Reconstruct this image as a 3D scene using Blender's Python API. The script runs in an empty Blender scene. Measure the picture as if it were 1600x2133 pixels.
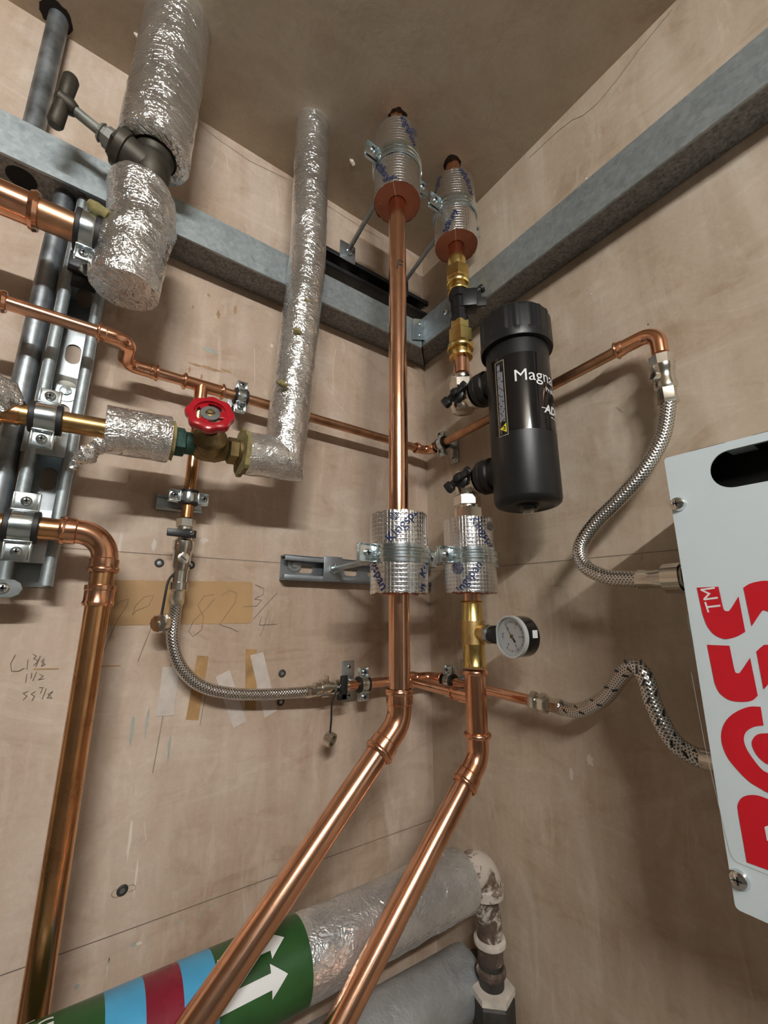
import bpy, bmesh, math, random
from mathutils import Vector, Matrix, noise
random.seed(7)
C = bpy.context.scene.collection
SC = bpy.context.scene
PI = math.pi
def V3(*a): return Vector(a[0]) if len(a) == 1 else Vector(a)

# ------------------------------------------------------------------ camera
FPX, YAW, PIT, ROL = 879.302, 0.618098, 0.233587, 0.00358
H = 2.4                                                   # ceiling height; left wall is Y=0, right wall is X=0
CAM = Vector((-0.59237, -0.67, 1.52947))
cf = Vector((math.sin(YAW)*math.cos(PIT), math.cos(YAW)*math.cos(PIT), math.sin(PIT)))
cr0 = Vector((math.cos(YAW), -math.sin(YAW), 0)); cu0 = cr0.cross(cf)
cr = cr0*math.cos(ROL)+cu0*math.sin(ROL); cu = -cr0*math.sin(ROL)+cu0*math.cos(ROL)
cd = bpy.data.cameras.new('camera'); cam = bpy.data.objects.new('camera', cd); C.objects.link(cam)
cd.sensor_fit = 'HORIZONTAL'; cd.sensor_width = 36; cd.lens = 36*FPX/1600; cd.clip_start = .01
m = Matrix.Identity(4)
for i in range(3):
    m[i][0] = cr[i]; m[i][1] = cu[i]; m[i][2] = -cf[i]; m[i][3] = CAM[i]
cam.matrix_world = m
SC.camera = cam

# ------------------------------------------------------------------ world, lamps, exposure
w = bpy.data.worlds.new('world'); SC.world = w; w.use_nodes = True
w.node_tree.nodes['Background'].inputs[0].default_value = (.8, .9, 1, 1)
w.node_tree.nodes['Background'].inputs[1].default_value = 0.05
SC.view_settings.view_transform = 'Standard'; SC.view_settings.look = 'None'
SC.view_settings.gamma = 1; SC.view_settings.use_curve_mapping = False
SC.view_settings.exposure = 0.97
LAMPS = [(-.98, -1.57, .60, 215.0), (-1.6, -3.2, 1.15, 3.0)]   # x, y, length, tube emission of the ceiling battens; the second is an unseen lamp added as fill

# ------------------------------------------------------------------ pixel helpers (points on planes of the room)
def ray(x, y): return cf + cr*((x-800)/FPX) - cu*((y-1066.5)/FPX)
def L(x, y, d=0.0): k = ray(x, y); return CAM + k*((-d-CAM.y)/k.y)
def R(x, y, d=0.0): k = ray(x, y); return CAM + k*((-d-CAM.x)/k.x)
def Zp(x, y, z=H): k = ray(x, y); return CAM + k*((z-CAM.z)/k.z)
def proj(p): d = p-CAM; q = d.dot(cf); return 800+FPX*d.dot(cr)/q, 1066.5-FPX*d.dot(cu)/q
def hz(y, X, Y):
    lo, hi = -1.0, 4.0
    for _ in range(50):
        mm = (lo+hi)/2
        if proj(Vector((X, Y, mm)))[1] > y: lo = mm
        else: hi = mm
    return mm

# ------------------------------------------------------------------ materials
MATS = {}
class N:
    def __init__(s, name):
        s.m = bpy.data.materials.new(name); s.m.use_nodes = True; s.t = s.m.node_tree
        s.b = s.t.nodes['Principled BSDF']; MATS[name] = s.m
        s.tc = None
    def n(s, typ, **k):
        o = s.t.nodes.new(typ)
        for a, v in k.items(): setattr(o, a, v)
        return o
    def l(s, a, b): s.t.links.new(a, b)
    def co(s, kind='Object', scale=(1, 1, 1), rot=(0, 0, 0)):
        t = s.n('ShaderNodeTexCoord'); mp = s.n('ShaderNodeMapping')
        mp.inputs['Scale'].default_value = scale; mp.inputs['Rotation'].default_value = rot
        s.l(t.outputs[kind], mp.inputs[0]); return mp.outputs[0]
    def noise(s, co, scale, detail=4, rough=.55, dist=0):
        o = s.n('ShaderNodeTexNoise'); o.inputs['Scale'].default_value = scale; o.inputs['Detail'].default_value = detail
        o.inputs['Roughness'].default_value = rough; o.inputs['Distortion'].default_value = dist
        s.l(co, o.inputs['Vector']); return o.outputs['Fac']
    def ramp(s, fac, stops, interp='LINEAR'):
        o = s.n('ShaderNodeValToRGB'); e = o.color_ramp.elements; o.color_ramp.interpolation = interp
        while len(e) < len(stops): e.new(.5)
        for i, (p, c) in enumerate(stops):
            e[i].position = p; e[i].color = tuple(c)+(1,) if len(c) == 3 else c
        s.l(fac, o.inputs[0]); return o.outputs[0]
    def mix(s, a, b, fac, mode='MIX'):
        o = s.n('ShaderNodeMix', data_type='RGBA', blend_type=mode)
        for sock, v in ((o.inputs[0], fac), (o.inputs[6], a), (o.inputs[7], b)):
            if hasattr(v, 'links'): s.l(v, sock)
            else: sock.default_value = v if not isinstance(v, tuple) or len(v) == 4 else v+(1,)
        return o.outputs[2]
    def math(s, op, a, b=0.0, c=None):
        o = s.n('ShaderNodeMath', operation=op)
        for i, v in enumerate((a, b) if c is None else (a, b, c)):
            if hasattr(v, 'links'): s.l(v, o.inputs[i])
            else: o.inputs[i].default_value = v
        return o.outputs[0]
    def bump(s, h, strength=.3, dist=.001):
        o = s.n('ShaderNodeBump'); o.inputs['Strength'].default_value = strength; o.inputs['Distance'].default_value = dist
        s.l(h, o.inputs['Height']); s.l(o.outputs[0], s.b.inputs['Normal'])
    def set(s, base=None, metal=None, rough=None, **k):
        for nm, v in (('Base Color', base), ('Metallic', metal), ('Roughness', rough)):
            if v is None: continue
            if hasattr(v, 'links'): s.l(v, s.b.inputs[nm])
            else: s.b.inputs[nm].default_value = v if not isinstance(v, tuple) else v+(1,)
        for a, v in k.items(): s.b.inputs[a.replace('_', ' ')].default_value = v
        return s
def simple(name, col, metal=0, rough=.5, nscale=0, namt=.25, bump=0, bscale=200, **k):
    a = N(name)
    if nscale:
        co = a.co(); f = a.noise(co, nscale, 5)
        dark = tuple(c*(1-namt) for c in col); lite = tuple(min(1, c*(1+namt)) for c in col)
        a.set(a.ramp(f, [(.3, dark), (.7, lite)]), metal, None)
        rr = a.n('ShaderNodeMapRange'); rr.inputs[3].default_value = max(.02, rough*.75); rr.inputs[4].default_value = min(1, rough*1.3)
        a.l(f, rr.inputs[0]); a.l(rr.outputs[0], a.b.inputs['Roughness'])
    else: a.set(col, metal, rough)
    if bump:
        co2 = a.co(); a.bump(a.noise(co2, bscale, 3), bump, .0006)
    a.set(**k); return a.m

def plaster(name, base, lite, dark, rust, seed, k=1.0):
    a = N(name); t0 = a.n('ShaderNodeTexCoord'); mp = a.n('ShaderNodeMapping'); mp.inputs['Location'].default_value = (seed, seed*.7, seed*1.3)
    a.l(t0.outputs['Object'], mp.inputs[0]); co = mp.outputs[0]
    m2 = a.n('ShaderNodeMapping'); m2.inputs['Scale'].default_value = (7, 7, 1.3); a.l(co, m2.inputs[0])
    m3 = a.n('ShaderNodeMapping'); m3.inputs['Scale'].default_value = (1, 1, 2.2); m3.inputs['Rotation'].default_value = (.5, .6, 0); a.l(co, m3.inputs[0])
    big = a.noise(co, 2.6, 3, .55, 1.0); mid = a.noise(m3.outputs[0], 7, 5, .62, 1.6); streak = a.noise(m2.outputs[0], 3.0, 5, .6, .4)
    m4 = a.n('ShaderNodeMapping'); m4.inputs['Scale'].default_value = (1, 1, .3); a.l(co, m4.inputs[0]); small = a.noise(m4.outputs[0], 26, 4, .6, 1.0); fine = a.noise(co, 130, 4, .7)
    c = a.ramp(big, [(.36, dark), (.48, base), (.62, lite)])
    c = a.mix(c, a.ramp(mid, [(.35, rust), (.46, base), (.55, base), (.66, lite)]), .50)
    c = a.mix(c, a.ramp(streak, [(.36, dark), (.50, base), (.64, lite)]), .36)
    wf = a.ramp(small, [(0, (0, 0, 0)), (.58, (0, 0, 0)), (.72, (.42*k,)*3), (1, (.5*k,)*3)])      # pale skim smears
    c = a.mix(c, tuple(min(1, q*1.12) for q in lite), wf)
    df = a.ramp(a.noise(co, 17, 5, .65, 1.0), [(0, (.40*k,)*3), (.30, (.25*k,)*3), (.40, (0, 0, 0)), (1, (0, 0, 0))])   # brown damp blotches
    c = a.mix(c, rust, df)
    c = a.mix(c, a.ramp(fine, [(.3, (.88, .88, .88)), (.7, (1.07, 1.07, 1.07))]), .6, 'MULTIPLY')
    a.set(c, 0, .74)
    hh = a.math('ADD', a.math('ADD', a.math('MULTIPLY', mid, 1.0), a.math('MULTIPLY', small, .5)), a.math('MULTIPLY', fine, .2))
    a.bump(hh, .28, .003)
    return a.m
plaster('plaster_wall', (.52, .40, .305), (.67, .57, .475), (.38, .28, .20), (.35, .225, .145), 0)
plaster('plaster_wall_right', (.50, .405, .305), (.64, .555, .455), (.38, .295, .21), (.37, .25, .16), 4.2)
plaster('plaster_ceiling', (.47, .39, .29), (.53, .45, .345), (.40, .32, .235), (.38, .28, .20), 9.1, .4)
simple('room_paint', (.20, .19, .17), 0, .8, 5, .2)
simple('floor_concrete', (.28, .26, .24), 0, .8, 6, .2)

def copper(name, col, dark, rough, amount):
    a = N(name); co = a.co(); f = a.noise(co, 26, 5, .6, .5); g = a.noise(co, 140, 3, .6)
    stain = a.ramp(f, [(.42, (0, 0, 0)), (.72, (amount,)*3)])
    a.set(a.mix(a.mix(col, tuple(min(1, c*1.1) for c in col), g), dark, stain), 1, None)
    r = a.math('MULTIPLY_ADD', f, .22, rough-.08); a.l(r, a.b.inputs['Roughness'])
    a.bump(g, .05, .0005); return a.m
copper('copper_bright', (.86, .50, .335), (.55, .28, .16), .15, .5)
copper('copper_fitting', (.84, .45, .28), (.50, .23, .12), .16, .6)
copper('copper_dull', (.60, .34, .20), (.28, .15, .08), .33, .8)
copper('copper_amber', (.70, .38, .18), (.32, .16, .07), .22, .7)
copper('copper_yellow', (.52, .35, .15), (.27, .16, .06), .28, .6)
simple('brass', (.80, .60, .22), 1, .24, 30, .15)
simple('brass_aged', (.25, .185, .085), .9, .45, 40, .35, .2, 220)
simple('brass_rough', (.62, .44, .18), 1, .42, 60, .15, .3, 500)
a = N('verdigris'); co = a.co(); f = a.noise(co, 70, 5, .65)
a.set(a.ramp(f, [(.35, (.018, .055, .042)), (.55, (.035, .10, .075)), (.72, (.16, .12, .06))]), .35, .6); a.bump(f, .3, .001)
simple('bronze_dark', (.055, .048, .036), .6, .52, 55, .35, .25, 240)
simple('nickel', (.72, .69, .62), 1, .20, 40, .08)
simple('chrome', (.78, .80, .80), 1, .13)
simple('zinc', (.70, .79, .82), 1, .20, 60, .10, .10, 160)
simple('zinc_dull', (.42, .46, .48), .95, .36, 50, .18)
a = N('galvanised'); co = a.co()
v = a.n('ShaderNodeTexVoronoi'); v.inputs['Scale'].default_value = 160; a.l(co, v.inputs['Vector'])
f = a.noise(co, 60, 5, .65)
cc = a.mix(a.ramp(v.outputs['Color'], [(.2, (.30, .35, .365)), (.8, (.44, .50, .52))]), a.ramp(f, [(.3, (.25, .29, .30)), (.7, (.48, .54, .56))]), .5)
a.set(cc, .72, .52); a.bump(f, .12, .0008)
simple('galvanised_dark', (.28, .31, .33), .85, .42, 45, .4)
simple('strut_black', (.035, .036, .04), .5, .4, 40, .3)
simple('steel_grey', (.33, .36, .385), .8, .38, 35, .12)
simple('rubber', (.012, .012, .013), 0, .55)
simple('black_plastic', (.008, .009, .010), 0, .40, bump=.12, bscale=900)
simple('black_gloss', (.010, .009, .010), 0, .10)
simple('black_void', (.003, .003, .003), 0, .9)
simple('dark_hole', (.02, .015, .012), 0, .95)
simple('red_paint', (.42, .008, .018), 0, .22, 20, .12, Coat_Weight=.5)
simple('white_paint', (.68, .79, .84), 0, .38, bump=.04, bscale=700)
simple('white_print', (.82, .84, .84), 0, .5)
simple('red_print', (.60, .008, .02), 0, .45)
simple('navy_print', (.010, .020, .085), 0, .5)
simple('black_ink', (.012, .012, .014), 0, .6)
simple('pencil', (.17, .13, .10), 0, .8)
simple('scratch', (.66, .60, .53), 0, .8)
simple('green_tape', (.022, .085, .022), 0, .3, 30, .2, .06, 300)
simple('blue_tape', (.07, .36, .62), 0, .3, 30, .12, .06, 300)
simple('maroon_tape', (.20, .012, .028), 0, .26, 30, .15, .06, 300)
simple('phenolic', (.42, .15, .085), 0, .85, 60, .12, .4, 600)
simple('wool', (.25, .21, .085), 0, .95, 90, .35, .9, 500)
simple('yellow_print', (.85, .72, .04), 0, .4)
simple('cream_print', (.62, .57, .33), 0, .5)
simple('grey_print', (.42, .44, .52), 0, .5)
simple('grey_plastic', (.48, .50, .50), 0, .45)
simple('tan_patch', (.45, .285, .135), 0, .6, 9, .16)
simple('tan_tape', (.40, .24, .10), 0, .6, 40, .3)
simple('masking_tape', (.60, .54, .49), 0, .6, 60, .1, .2, 300)
simple('verdigris_paint', (.37, .40, .36), 0, .7, 60, .2)
simple('gauge_face', (.74, .78, .82), 0, .4)
simple('white_plaster', (.75, .68, .58), 0, .9)
simple('rust_stain', (.40, .25, .14), 0, .8, 60, .2)
a = N('clear_lens'); a.set((1, 1, 1), 0, .03, Transmission_Weight=1.0, IOR=1.15)

def foil(name, col, rough, grid, bs=.75, met=.93):
    a = N(name)
    if grid:
        tc = a.n('ShaderNodeTexCoord'); sx = a.n('ShaderNodeSeparateXYZ'); a.l(tc.outputs['UV'], sx.inputs[0])
        def lines(s, k, wdt):
            fr = a.math('FRACT', a.math('MULTIPLY', s, k)); d = a.math('ABSOLUTE', a.math('SUBTRACT', fr, .5))
            return a.math('LESS_THAN', d, wdt)
        def linesoft(s, k):
            return a.math('POWER', a.math('ABSOLUTE', a.math('SINE', a.math('MULTIPLY', s, k*PI))), 14)
        g = a.math('MAXIMUM', linesoft(sx.outputs[0], 1/.0046), linesoft(sx.outputs[1], 1/.0056))
        co = a.co(); nz = a.noise(co, 120, 4, .6, 1)
        a.set(a.mix(col, (.95, .96, .97), g), 1, rough)
        a.bump(a.math('ADD', a.math('MULTIPLY', g, .5), a.math('MULTIPLY', nz, .7)), .5, .0012)
    else:
        co = a.co(); n1 = a.noise(co, 26, 3, .5, 2.5)
        rid = a.math('ABSOLUTE', a.math('SUBTRACT', a.noise(co, 24, 3, .55, 3.0), .5))          # sharp creases
        rid2 = a.math('ABSOLUTE', a.math('SUBTRACT', a.noise(a.co(scale=(1, 1, 2.0)), 58, 2, .5, 1.8), .5))
        h = a.math('ADD', a.math('ADD', a.math('MULTIPLY', n1, .8), a.math('MULTIPLY', rid, 2.2)), a.math('MULTIPLY', rid2, 1.6))
        dirt = a.noise(co, 14, 5, .65)
        a.set(a.mix(tuple(c*.78 for c in col), col, a.ramp(dirt, [(.36, (0, 0, 0)), (.56, (1, 1, 1))])), met, None)
        rr = a.math('MULTIPLY_ADD', dirt, .16, rough-.08); a.l(rr, a.b.inputs['Roughness'])
        a.bump(h, bs, .0024)
    return a.m
foil('foil', (.88, .89, .89), .17, False)
foil('foil_dusty', (.50, .53, .55), .42, False, .30, .55)
foil('foil_smooth', (.80, .83, .85), .27, False, .60, .80)
foil('foil_riser', (.88, .89, .89), .20, False, .60)
foil('foil_grid', (.80, .81, .82), .22, True)
# dusty upper side of the big insulated pipe is real dust with its own shape: mix by noise only

def braid(name, col):
    a = N(name); tc = a.n('ShaderNodeTexCoord'); sx = a.n('ShaderNodeSeparateXYZ'); a.l(tc.outputs['UV'], sx.inputs[0])
    u, vv = sx.outputs[0], sx.outputs[1]
    # u = angle turns, v = metres
    p = a.math('ADD', a.math('MULTIPLY', u, 10), a.math('MULTIPLY', vv, 250))
    q = a.math('SUBTRACT', a.math('MULTIPLY', u, 10), a.math('MULTIPLY', vv, 250))
    s1 = a.math('SINE', a.math('MULTIPLY', p, 2*PI)); s2 = a.math('SINE', a.math('MULTIPLY', q, 2*PI))
    hgt = a.math('MAXIMUM', s1, s2); prod = a.math('MULTIPLY', s1, s2)
    dk = a.ramp(a.math('MULTIPLY_ADD', hgt, .5, .5), [(.25, tuple(c*.10 for c in col)), (.68, col)])
    a.set(dk, 1, .22); a.bump(a.math('ADD', hgt, a.math('MULTIPLY', prod, .6)), .35, .0006); return a.m
braid('braid', (.80, .79, .76))
a = N('iron_painted'); co = a.co(); f = a.noise(co, 38, 6, .7, .8); g = a.noise(co, 9, 3)
geo = a.n('ShaderNodeNewGeometry')
a.set(a.ramp(a.math('ADD', a.math('MULTIPLY', f, .6), a.math('MULTIPLY', g, .4)), [(.45, (.075, .05, .038)), (.52, (.14, .10, .075)), (.56, (.55, .50, .45))]), .1, .7); a.bump(f, .4, .001)
a = N('iron_flaked'); co = a.co(); f = a.noise(co, 30, 6, .7, .8)
a.set(a.ramp(f, [(.36, (.10, .065, .045)), (.44, (.22, .16, .12)), (.48, (.58, .52, .46))]), .05, .7); a.bump(f, .4, .001)
simple('iron_dark', (.06, .055, .05), .5, .6, 45, .4, .3, 300)
simple('old_steel', (.20, .205, .185), .45, .55, 50, .3, .2, 200)
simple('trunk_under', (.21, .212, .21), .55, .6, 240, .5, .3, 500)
simple('iron_white', (.58, .53, .47), 0, .7, 40, .3, .3, 300)

# ------------------------------------------------------------------ mesh builder
def frame(ax, hint=None):
    a = Vector(ax).normalized()
    h = Vector(hint) if hint is not None else (Vector((0, 0, 1)) if abs(a.z) < .9 else Vector((1, 0, 0)))
    b = h - a*h.dot(a); b.normalize(); return a, b, a.cross(b)
class MB:
    def __init__(s): s.v = []; s.f = []; s.uv = {}
    def add(s, vs, fs, uvs=None):
        o = len(s.v); s.v += [Vector(x) for x in vs]
        for i, f in enumerate(fs):
            if uvs: s.uv[len(s.f)] = uvs[i]
            s.f.append([o+j for j in f])
        return s
    def lathe(s, p0, ax, prof, seg=32, hint=None, mod=None):
        a, b, c = frame(ax, hint); p0 = Vector(p0); vs = []; fs = []; uvs = []
        acc = [0.0]
        for i in range(1, len(prof)): acc.append(acc[-1]+math.hypot(prof[i][0]-prof[i-1][0], prof[i][1]-prof[i-1][1]))
        for (t, r) in prof:
            for k in range(seg):
                an = 2*PI*k/seg; rr = r*(mod(an, t) if mod else 1)
                vs.append(p0+a*t+(b*math.cos(an)+c*math.sin(an))*rr)
        for i in range(len(prof)-1):
            for k in range(seg):
                k2 = (k+1) % seg; fs.append((i*seg+k, i*seg+k2, (i+1)*seg+k2, (i+1)*seg+k))
                rm = max(prof[i][1], prof[i+1][1])
                u0, u1 = 2*PI*k/seg*rm, 2*PI*(k+1)/seg*rm
                uvs.append(((u0, acc[i]), (u1, acc[i]), (u1, acc[i+1]), (u0, acc[i+1])))
        if prof[0][1] > 1e-6: fs.append(tuple(range(seg-1, -1, -1))); uvs.append(((0, 0),)*seg)
        if prof[-1][1] > 1e-6: n = (len(prof)-1)*seg; fs.append(tuple(range(n, n+seg))); uvs.append(((0, 0),)*seg)
        return s.add(vs, fs, uvs)
    def ring(s, p0, ax, r0, r1, l, seg=48, prof=None, mod=None):   # open annulus between r0 (inner) and r1 (outer)
        pr = [(0, r0)]+(prof or [(0, r1), (l, r1)])+[(l, r0), (0, r0)]
        a, b, c = frame(ax); p0 = Vector(p0); vs = []; fs = []; uvs = []
        for (t, r) in pr:
            for k in range(seg):
                an = 2*PI*k/seg; rr = r*(mod(an, t) if mod and r > r0 else 1)
                vs.append(p0+a*t+(b*math.cos(an)+c*math.sin(an))*rr)
        for i in range(len(pr)-1):
            for k in range(seg):
                k2 = (k+1) % seg; fs.append((i*seg+k, i*seg+k2, (i+1)*seg+k2, (i+1)*seg+k))
                u0, u1 = 2*PI*k/seg*r1, 2*PI*(k+1)/seg*r1
                uvs.append(((u0, pr[i][0]), (u1, pr[i][0]), (u1, pr[i+1][0]), (u0, pr[i+1][0])))
        return s.add(vs, fs, uvs)
    def tube(s, pts, r, seg=24, cap=True, disp=None, turns=True):
        pts = [Vector(p) for p in pts]; n = len(pts); rad = r if isinstance(r, (list, tuple)) else [r]*n
        T = []
        for i in range(n):
            t = (pts[min(i+1, n-1)]-pts[i]).normalized()+(pts[i]-pts[max(i-1, 0)]).normalized() if 0 < i < n-1 else (pts[min(i+1, n-1)]-pts[max(i-1, 0)])
            T.append(t.normalized())
        a, b, c = frame(T[0]); vs = []; fs = []; uvs = []; acc = [0.0]
        for i in range(1, n): acc.append(acc[-1]+(pts[i]-pts[i-1]).length)
        for i in range(n):
            b = (b-T[i]*b.dot(T[i])).normalized(); c = T[i].cross(b)
            # mitre: stretch in the bend plane
            if 0 < i < n-1:
                d1 = (pts[i]-pts[i-1]).normalized(); d2 = (pts[i+1]-pts[i]).normalized(); bis = (d2-d1)
                st = 1/max(.35, math.cos(d1.angle(d2, 0)/2)); bd = bis.normalized() if bis.length > 1e-6 else None
            else: st, bd = 1, None
            for k in range(seg):
                an = 2*PI*k/seg; o = (b*math.cos(an)+c*math.sin(an))*rad[i]
                if bd is not None: o += bd*(o.dot(bd))*(st-1)
                p = pts[i]+o
                if disp: p = p+o.normalized()*disp(p, an, acc[i])
                vs.append(p)
        for i in range(n-1):
            for k in range(seg):
                k2 = (k+1) % seg; fs.append((i*seg+k, i*seg+k2, (i+1)*seg+k2, (i+1)*seg+k))
                u0, u1 = k/seg, (k+1)/seg; uvs.append(((u0, acc[i]), (u1, acc[i]), (u1, acc[i+1]), (u0, acc[i+1])))
        if cap:
            fs.append(tuple(range(seg-1, -1, -1))); uvs.append(((0, 0),)*seg)
            m0 = (n-1)*seg; fs.append(tuple(range(m0, m0+seg))); uvs.append(((0, 0),)*seg)
        return s.add(vs, fs, uvs)
    def box(s, c, size, ax=(1, 0, 0), up=None, bev=0.0, seg=2):
        a, b, cc = frame(ax, up); c = Vector(c)
        bm = bmesh.new(); bmesh.ops.create_cube(bm, size=1)
        for v in bm.verts: v.co = Vector((v.co.x*size[0], v.co.y*size[1], v.co.z*size[2]))
        if bev: bmesh.ops.bevel(bm, geom=list(bm.edges), offset=bev, segments=seg, affect='EDGES', profile=.5)
        # local x -> a, local z -> b(up), local y -> b x a
        yv = b.cross(a)
        vs = [c+a*v.co.x+yv*v.co.y+b*v.co.z for v in bm.verts]
        bm.verts.index_update(); fs = [[v.index for v in f.verts] for f in bm.faces]; bm.free()
        return s.add(vs, fs)
    def bead(s, p, ax, r, w=.004, h=.0025, seg=32):
        pr = [(-w, r-.0008), (-w*.8, r+h*.55), (-w*.4, r+h*.93), (0, r+h), (w*.4, r+h*.93), (w*.8, r+h*.55), (w, r-.0008)]
        return s.lathe(p, ax, pr, seg)
    def hexn(s, p, ax, r, l, hint=None):
        return s.lathe(p, ax, [(0, r*.86), (l*.12, r), (l*.88, r), (l, r*.86)], 6, hint)
    def prism(s, pts, off):
        n = len(pts); off = Vector(off); vs = [Vector(p) for p in pts]+[Vector(p)+off for p in pts]
        fs = [tuple(range(n-1, -1, -1)), tuple(range(n, 2*n))]+[(i, (i+1) % n, n+(i+1) % n, n+i) for i in range(n)]
        return s.add(vs, fs)
    def build(s, name, mat, parent=None, smooth=True, ang=35):
        me = bpy.data.meshes.new(name)
        org = Vector((0, 0, 0)); p = parent
        while p is not None: org += p.location; p = p.parent
        me.from_pydata([tuple(v-org) for v in s.v], [], s.f); 
        if s.uv:
            uvl = me.uv_layers.new(name='UVMap')
            for fi, uv in s.uv.items():
                po = me.polygons[fi]
                for j, li in enumerate(po.loop_indices): uvl.data[li].uv = uv[j]
        bm = bmesh.new(); bm.from_mesh(me); bmesh.ops.recalc_face_normals(bm, faces=bm.faces); bm.to_mesh(me); bm.free()
        if smooth:
            me.shade_smooth(); me.set_sharp_from_angle(angle=math.radians(ang))
        me.materials.append(MATS[mat]); o = bpy.data.objects.new(name, me); C.objects.link(o)
        if parent is not None: o.parent = parent
        return o
def tag(o, label=None, cat=None, group=None, kind=None):
    for k, v in (('label', label), ('category', cat), ('group', group), ('kind', kind)):
        if v: o[k] = v
    return o
def thing(name, loc, label, cat, group=None):
    o = bpy.data.objects.new(name, None); C.objects.link(o); o.location = loc; o.empty_display_size = .02
    return tag(o, label, cat, group)
def part(name, mat, parent, fn, *a, **k):
    b = MB(); getattr(b, fn)(*a, **k); return b.build(name, mat, parent)
def fillet(pts, rad, n=8):
    pts = [Vector(p) for p in pts]; out = [pts[0]]
    for i in range(1, len(pts)-1):
        p, a, b = pts[i], (pts[i-1]-pts[i]).normalized(), (pts[i+1]-pts[i]).normalized()
        r = rad[i-1] if isinstance(rad, (list, tuple)) else rad
        th = a.angle(b); d = r/math.tan(th/2); bis = (a+b).normalized(); cen = p+bis*(r/math.sin(th/2))
        s0 = p+a*d-cen; s1 = p+b*d-cen; om = s0.angle(s1)
        for k in range(n+1):
            t = k/n; out.append(cen+(s0*math.sin((1-t)*om)+s1*math.sin(t*om))/math.sin(om))
    out.append(pts[-1]); return out
def spline(pts, n=10):
    pts = [Vector(p) for p in pts]; P = [pts[0]*2-pts[1]]+pts+[pts[-1]*2-pts[-2]]; out = []
    for i in range(1, len(P)-2):
        for k in range(n):
            t = k/n; a, b, c, d = P[i-1:i+3]
            out.append(.5*((2*b)+(c-a)*t+(2*a-5*b+4*c-d)*t*t+(3*b-a-3*c+d)*t**3))
    out.append(pts[-1]); return out
def flat_poly(loops, depth=0.0):
    """filled 2D outline (first loop outer, the rest holes) -> (verts2d, faces)"""
    cu_ = bpy.data.curves.new('tmp', 'CURVE'); cu_.dimensions = '2D'; cu_.fill_mode = 'BOTH'; cu_.extrude = depth
    for lp in loops:
        sp = cu_.splines.new('POLY'); sp.points.add(len(lp)-1); sp.use_cyclic_u = True
        for i, q in enumerate(lp): sp.points[i].co = (q[0], q[1], 0, 1)
    o = bpy.data.objects.new('tmp', cu_); C.objects.link(o)
    me = bpy.data.meshes.new_from_object(o.evaluated_get(bpy.context.evaluated_depsgraph_get()))
    vs = [v.co.copy() for v in me.vertices]; fs = [list(p.vertices) for p in me.polygons]
    bpy.data.objects.remove(o); bpy.data.curves.remove(cu_); bpy.data.meshes.remove(me); return vs, fs
TXT = {}
def text2d(body, size=1.0, cuts=2, bold=0.0, shear=0.0):
    key = (body, cuts, bold, shear)
    if key not in TXT:
        cu_ = bpy.data.curves.new('tmp', 'FONT'); cu_.body = body; cu_.size = 1; cu_.align_x = 'CENTER'; cu_.align_y = 'CENTER'
        cu_.offset = bold; cu_.shear = shear; cu_.resolution_u = 3
        o = bpy.data.objects.new('tmp', cu_); C.objects.link(o)
        me = bpy.data.meshes.new_from_object(o.evaluated_get(bpy.context.evaluated_depsgraph_get()))
        bm = bmesh.new(); bm.from_mesh(me); bmesh.ops.triangulate(bm, faces=bm.faces)
        if cuts: bmesh.ops.subdivide_edges(bm, edges=bm.edges, cuts=cuts, use_grid_fill=True)
        bm.verts.index_update()
        TXT[key] = ([v.co.copy() for v in bm.verts], [[v.index for v in f.verts] for f in bm.faces]); bm.free()
        bpy.data.objects.remove(o); bpy.data.curves.remove(cu_); bpy.data.meshes.remove(me)
    vs, fs = TXT[key]; return [v*size for v in vs], fs
def rot2(vs, deg, dx=0, dy=0):
    c, s = math.cos(math.radians(deg)), math.sin(math.radians(deg))
    return [Vector((v.x*c-v.y*s+dx, v.x*s+v.y*c+dy, 0)) for v in vs]
def wrap(name, mat, parent, vs, fs, axis_pt, axis, front, r):
    """lay a 2D print (x round the cylinder to the right, y along the axis) on a cylinder; front = outward direction at x=0"""
    a, b, c = frame(axis, front); out = []
    for v in vs:
        an = v.x/r; out.append(Vector(axis_pt)+a*v.y+(b*math.cos(an)+c*math.sin(an))*r)
    mb = MB(); mb.add(out, fs); return mb.build(name, mat, parent, smooth=False)
def on_plane(name, mat, parent, vs, fs, o, ex, ey, smooth=False):
    mb = MB(); mb.add([Vector(o)+Vector(ex)*v.x+Vector(ey)*v.y for v in vs], fs); return mb.build(name, mat, parent, smooth=smooth)

def screw(parent, p, n, r=.0045, mat='zinc', name='screw'):
    n = Vector(n).normalized(); b = MB()
    b.lathe(Vector(p)-n*.001, n, [(0, r), (.0018, r), (.0030, r*.8), (.0036, r*.45), (.0037, 0)], 16)
    s = b.build(name, mat, parent)
    a, u, v = frame(n); x = MB(); q = Vector(p)+n*.0023
    for d in (u, v): x.box(q, (.0012, r*.38, .0011), n, d.cross(n)); 
    x2 = MB(); x2.box(q, (.0016, r*.36, r*1.2), n, u); x2.box(q, (.0016, r*1.2, r*.36), n, u); x2.build('recess', 'black_ink', s)
    return s

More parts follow.
